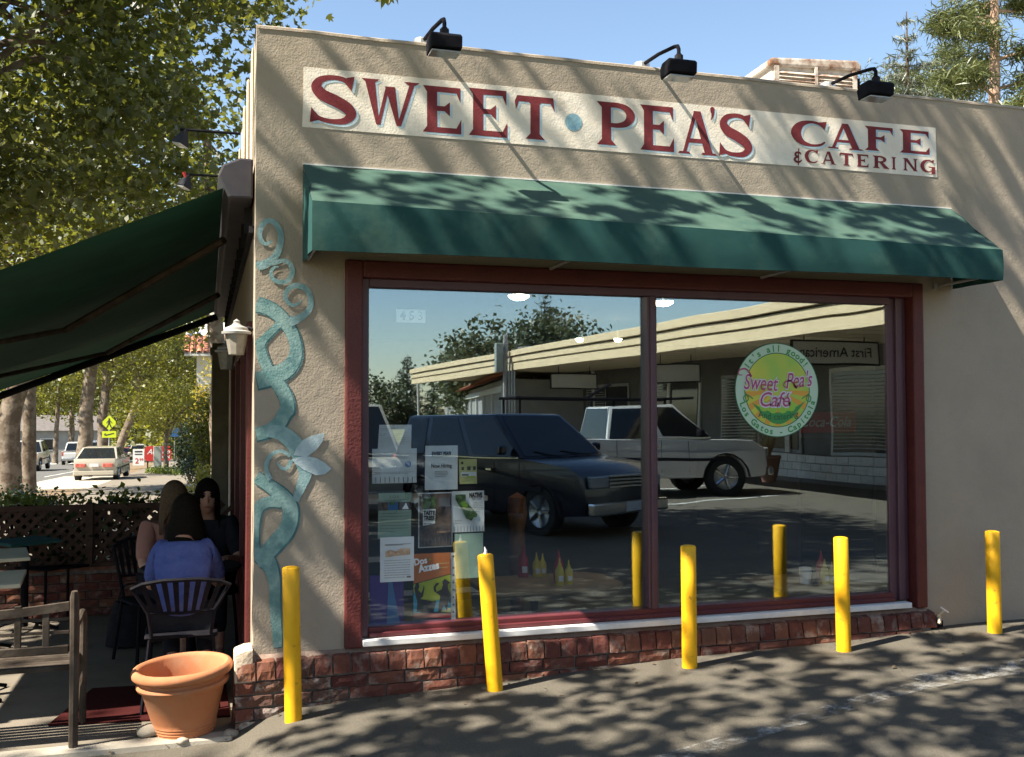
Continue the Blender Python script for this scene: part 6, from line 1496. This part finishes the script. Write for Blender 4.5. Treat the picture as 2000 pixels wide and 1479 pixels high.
# ================================================================ FAR BUILDINGS ON THE STREET
def tiles(b, x0, x1, y, z, run, rise, pit=.22, along='x', rows=4):
    """rows of half round clay tiles climbing from the eave"""
    n = int((x1-x0)/pit)
    for k in range(n):
        x = x0+(k+.5)*pit
        for rw in range(rows):
            a, c = rw/rows, (rw+1)/rows
            pts = []
            for (f, lift) in ((a, .02), (c+.03, 0)):
                for an in np.linspace(0, math.pi, 5): pts.append((x-pit*.46*math.cos(an), y+run*f, z+rise*f+lift+pit*.34*math.sin(an)))
            b.add(pts, [(i, i+1, 6+i, 5+i) for i in range(4)])
q = fd(384, 690, 60); zt = q.z
hs = thing('tile_roofed_house', 'pale house with a red clay tile roof beyond the patio post', 'house', (q.x, q.y, street_z(q.y)))
zz = zt-street_z(q.y)
b = MB(); b.box(-.0, 13, .5, 12, 0, zz); b.build('wall', K['wall_pale'], hs)
b = MB(); b.quad((-.7, -.1, zz-.02), (13, -.1, zz-.02), (13, 6, zz+2.4), (-.7, 6, zz+2.4)); b.box(-.7, 13, -.1, .5, zz-.16, zz-.05); rf = b.build('roof', K['wall_pale'], hs)
b = MB(); tiles(b, -.75, 6, -.12, zz, 3, 1.2, .36, rows=5); o = b.build('roof_tile', K['tile'], rf, fixn=False); o['kind'] = 'stuff'
b = MB(); b.box(1.2, 2.4, .47, .52, zz-2.2, zz-.9); wn = b.build('window', K['white_paint'], hs); b = MB(); b.box(1.28, 2.32, .45, .468, zz-2.12, zz-.98); b.build('pane', K['glass_dark'], wn)
def simple_house(label, px, dep, w_, d_, h_, wallm, roofm, nwin=3):
    q = on_street(px, dep); t = thing('street_building', label, 'building', q)
    b = MB(); b.box(-w_/2, w_/2, 0, d_, 0, h_); b.build('wall', wallm, t)
    b = MB(); b.prism([(-.4, h_), (d_+.4, h_), (d_*.5, h_+1.5)], 'x', -w_/2-.4, w_/2+.4); b.build('roof', roofm, t)
    for k in range(nwin):
        x = -w_/2+(k+.5)*w_/nwin; b = MB(); b.box(x-.65, x+.65, -.04, .02, h_*.35, h_*.75); wn = b.build('window', K['white_paint'], t); b = MB(); b.box(x-.57, x+.57, -.06, -.041, h_*.38, h_*.72); b.build('pane', K['glass_dark'], wn)
    return t
simple_house('low pale house across the street behind the silver pickup', 92, 104, 11, 8, 3.2, K['wall_grey'], K['roof_dark'])
simple_house('brown roofed low building across the street beside the white truck', 128, 118, 8, 7, 3.0, K['wall_grey'], K['roof_dark'], 2)
simple_house('low cream building at the left edge across the street', 30, 112, 12, 8, 3.6, K['wall_grey'], K['roof_dark'])

# ================================================================ ACROSS THE ALLEY (seen mirrored in the window)
def mir(px, py, dep): p = fd(px, py, dep); return Vector((p.x, .14-p.y, p.z))
q = mir(1150, 950, 13.0)
sv = vehicle('suv', 'parked_car', 'dark navy sports utility vehicle mirrored in the left pane', 'car', (q.x-2.25*math.cos(1.12)+.9*math.sin(1.12), q.y-2.25*math.sin(1.12)-.9*math.cos(1.12), .06), 1.12, K['paint_navy']); sv.scale = (.92, .95, .95)
q = mir(1330, 900, 20.5)
vehicle('pickup', 'pickup_truck', 'white pickup with a black ladder rack mirrored behind the mullion', 'pickup truck', (q.x-1.15, q.y-.2, .06), .05, K['paint_white'], rack=True)
q = mir(752, 850, 17.5)
pv = vehicle('van', 'parked_car', 'pale van mirrored at the left edge of the window behind the flyers', 'van', (q.x-.9, q.y-.4, .09), 1.5, K['paint_beige']); pv.scale = (.86, .9, .86)
# canopy building: runs away from the cafe along -y, shops under a deep flat canopy
cb = thing('canopy_building', 'long shop row with a deep cream canopy mirrored in the right pane', 'building', (13.5, -4, .2))
b = MB(); b.box(0, 9, -40, 0, -.2, 3.35); b.build('wall', K['wall_dark'], cb)
b = MB(); b.box(-4.05, 9, -38, .5, 3.05, 3.18); b.box(-4.0, 9, -38, .5, 3.35, 3.5); b.build('roof', K['cream'], cb)
b = MB(); b.box(-4.12, -4.0, -38.1, .6, 2.86, 3.10); b.box(-4.16, -4.0, -38.1, .6, 3.12, 3.30); b.box(-4.22, -4.0, -38.1, .6, 3.33, 3.52); b.build('fascia', K['cream'], cb, bevel=.01)
pk = MB(); pk.box(-2.0, 1.95, -.145, .145, -.012, .012); pm = pk.mesh('plank', K['soffit'])
for k in range(124): link('plank', pm, cb, (-2.0, .3-k*.305, 3.028+.004*(k % 3)))
for k in range(7):
    y = -2.5-k*5.2
    b = MB(); b.box(-.05, .02, y-2.0, y+2.0, .55, 2.55); w_ = b.build('window', K['wall_pale'] if k % 2 else K['wall_grey'], cb)
    b = MB(); b.box(-.07, -.051, y-1.9, y-.06, .65, 2.45); b.box(-.07, -.051, y+.06, y+1.9, .65, 2.45); b.build('pane', K['glass_dark'], w_)
    b = MB()
    for j in range(22): b.box(-.085, -.072, y-1.86, y-.1, .72+j*.078, .745+j*.078)
    b.build('blind', K['wall_grey'], w_)
for k in range(6):
    b = MB(); y = -6-k*6.5; b.tube([(-3.7, y, -.2), (-3.7, y, 3.05)], .06, 8) if k == 5 else b.box(-.12, -.02, y+.95, y+1.15, -.2, 3.0); b.build('pier', K['wall_pale'], cb)
lw_ = thing('low_brick_wall', 'low white brick wall mirrored at the right of the window', 'wall', (13.2, -4.2, .2))
b = MB(); b.box(-.02, .14, -12, 3, -.1, .58); cw_ = b.build('core', K['mortar'], lw_)
wbm = MB(); wbm.box(-.03, .03, -.195, .195, -.088, .088); wm = wbm.mesh('brick', K['wbrick'], bevel=.006)
for row in range(3):
    for k in range(36): link('brick', wm, cw_, (-.03, 2.7-k*.405-(.2 if row % 2 else 0), .1+row*.19))
def hang_sign(label, y, text, w_=1.5, z=2.55):
    t = thing('hanging_sign', label, 'sign', (11.4, y, z), group='signs hanging under the canopy')
    b = MB(); b.box(-w_/2, w_/2, -.04, .04, -.2, .2); b.build('sign_board', K['sign_white'], t)
    b = MB(); b.box(-w_/2-.04, w_/2+.04, -.03, .03, -.235, -.2); b.box(-w_/2-.04, w_/2+.04, -.03, .03, .2, .235); b.box(-w_/2-.04, -w_/2, -.03, .03, -.2, .2); b.box(w_/2, w_/2+.04, -.03, .03, -.2, .2); b.build('sign_frame', K['metal_dark'], t)
    b = MB(); b.tube([(-w_*.35, 0, .2), (-w_*.35, 0, 3.35-z)], .012, 5); b.tube([(w_*.35, 0, .2), (w_*.35, 0, 3.35-z)], .012, 5); b.build('hanger', K['metal_dark'], t)
    b = MB(); put_text(b, text, 0, .0, .27, .046, mirror=-1, offset=.003); o = b.build('lettering', K['ink'], t, fixn=False)
    return t
hang_sign('framed hanging sign with black lettering mirrored beside the round decal', -10.6, 'First American', 1.9, 2.9)
hang_sign('smaller hanging sign mirrored left of the mullion under the canopy', -17.5, 'Stationery' if False else '', 1.3, 2.75)
hang_sign('farthest hanging sign mirrored in the middle of the left pane', -25, '', 1.5, 2.75)
# planter with dry grass by the shops
q = mir(1500, 935, 22.5)
pl_ = thing('planter_pot', 'brown planter with dry drooping grasses mirrored below the decal', 'planter', (q.x, q.y, .2))
b = MB(); b.lathe([(0, 0), (.2, 0), (.28, .3), (.33, .62), (.36, .64), (.35, .7), (.3, .68), (0, .6)], 20); b.build('pot', K['pot_brown'], pl_, smooth=True); pl_.scale = (.8, .8, .85)
b = MB(); r_ = random.Random(4)
for k in range(60):
    a = r_.random()*6.28; l = r_.uniform(.4, .8); b.tube([(0, 0, .6), (l*.4*math.cos(a), l*.4*math.sin(a), .6+l*.9), (l*math.cos(a), l*math.sin(a), .6+l*.6)], [.012, .009, .003], 3)
b.build('grasses', M('dry_blades', (.3, .16, .07), .9, (.22, .2, .08), 8, 2), pl_, fixn=False)
# tile roofed row further off, pole with conduits
A = mir(985, 790, 38); dr = Vector((math.sin(R(11)), -math.cos(R(11)), 0))
tb = thing('tile_roofed_row', 'grey walled row with a clay tile roof mirrored in the left pane', 'building', (A.x, A.y, .2), math.atan2(dr.y, dr.x))
b = MB(); b.box(0, 60, 0, 8, -.3, 2.75); b.build('wall', K['wall_grey'], tb)
b = MB(); b.box(-.1, 60, -.16, .0, 2.28, 2.5)
for k in range(12): b.box(.4+k*4.6, .7+k*4.6, -.1, .0, -.2, 2.28)
b.build('pilaster', K['wall_pale'], tb)
b = MB(); b.quad((-.3, -.5, 2.72), (60, -.5, 2.72), (60, 3.5, 3.9), (-.3, 3.5, 3.9)); rf = b.build('roof', K['tile'], tb, fixn=False)
b = MB(); tiles(b, -.3, 40, -.55, 2.74, 2.2, .66, .34, rows=4); o = b.build('roof_tile', K['tile'], rf, fixn=False); o['kind'] = 'stuff'
q = mir(985, 800, 33)
up = thing('service_pole', 'grey service pole with a meter box and bent conduits mirrored in the left pane', 'pole', (q.x, q.y, .3))
b = MB(); b.tube([(0, 0, 0), (0, 0, 4.0)], .09, 8); b.build('pole', K['wall_grey'], up)
b = MB(); b.box(-.36, -.1, -.12, .12, 2.7, 3.7); b.build('meter_box', K['box_grey'], up, bevel=.02)
b = MB()
for k in range(3): b.tube(smooth_path([(.16+k*.1, 0, 0), (.16+k*.1, 0, 2.9), (.3+k*.1, 0, 3.3+.08*k), (.8, 0, 3.45+.06*k), (2.2, 0, 3.5+.06*k)], 4), .035, 6)
b.build('conduit', K['galv'], up)
# trees behind, mirrored
for i, (px, dep, pt, er, kd, lab) in enumerate(((960, 62, 628, (3.2, 3, 3.2), 'leaf_olive', 'olive grey tree mirrored left of the tall conifer'), (1085, 64, 605, (3.6, 3.2, 3.6), 'leaf_olive', 'dense olive grey tree mirrored in front of the tall conifer'), (925, 70, 680, (2.6, 2.6, 2.2), 'leaf_olive', 'lower olive grey tree mirrored above the tile roof'), (748, 90, 742, (3.4, 3, 2.8), 'leaf_olive', 'round dark tree mirrored at the left edge of the window'))):
    q = mir(px, pt, dep); tree('olive_tree', lab, 'tree', [(q.x, q.y, .1), (q.x, q.y, q.z*.4), (q.x+.2, q.y, q.z*.75)], [.25, .2, .1], [(q.x, q.y, q.z-er[2], *er)], 110, 40, .34, K[kd], K['bark_dark'], 'quad', 100+i, .5, 8, 'trees mirrored in the window')
for i, (px, dep, pt, rr_, lab) in enumerate(((1066, 72, 574, 2.2, 'tall dark conifer mirrored at the top of the left pane'), (797, 92, 700, 2.4, 'pointed conifer mirrored above the tile roof'), (848, 110, 735, 1.5, 'small far conifer mirrored right of the pointed one'))):
    q = mir(px, pt, dep); conifer('conifer_tree', lab, (q.x, q.y, .1), q.z, rr_, K['leaf_hedge'], 110+i, 1.5, bare=.05, size=.6, group='conifers mirrored in the window')
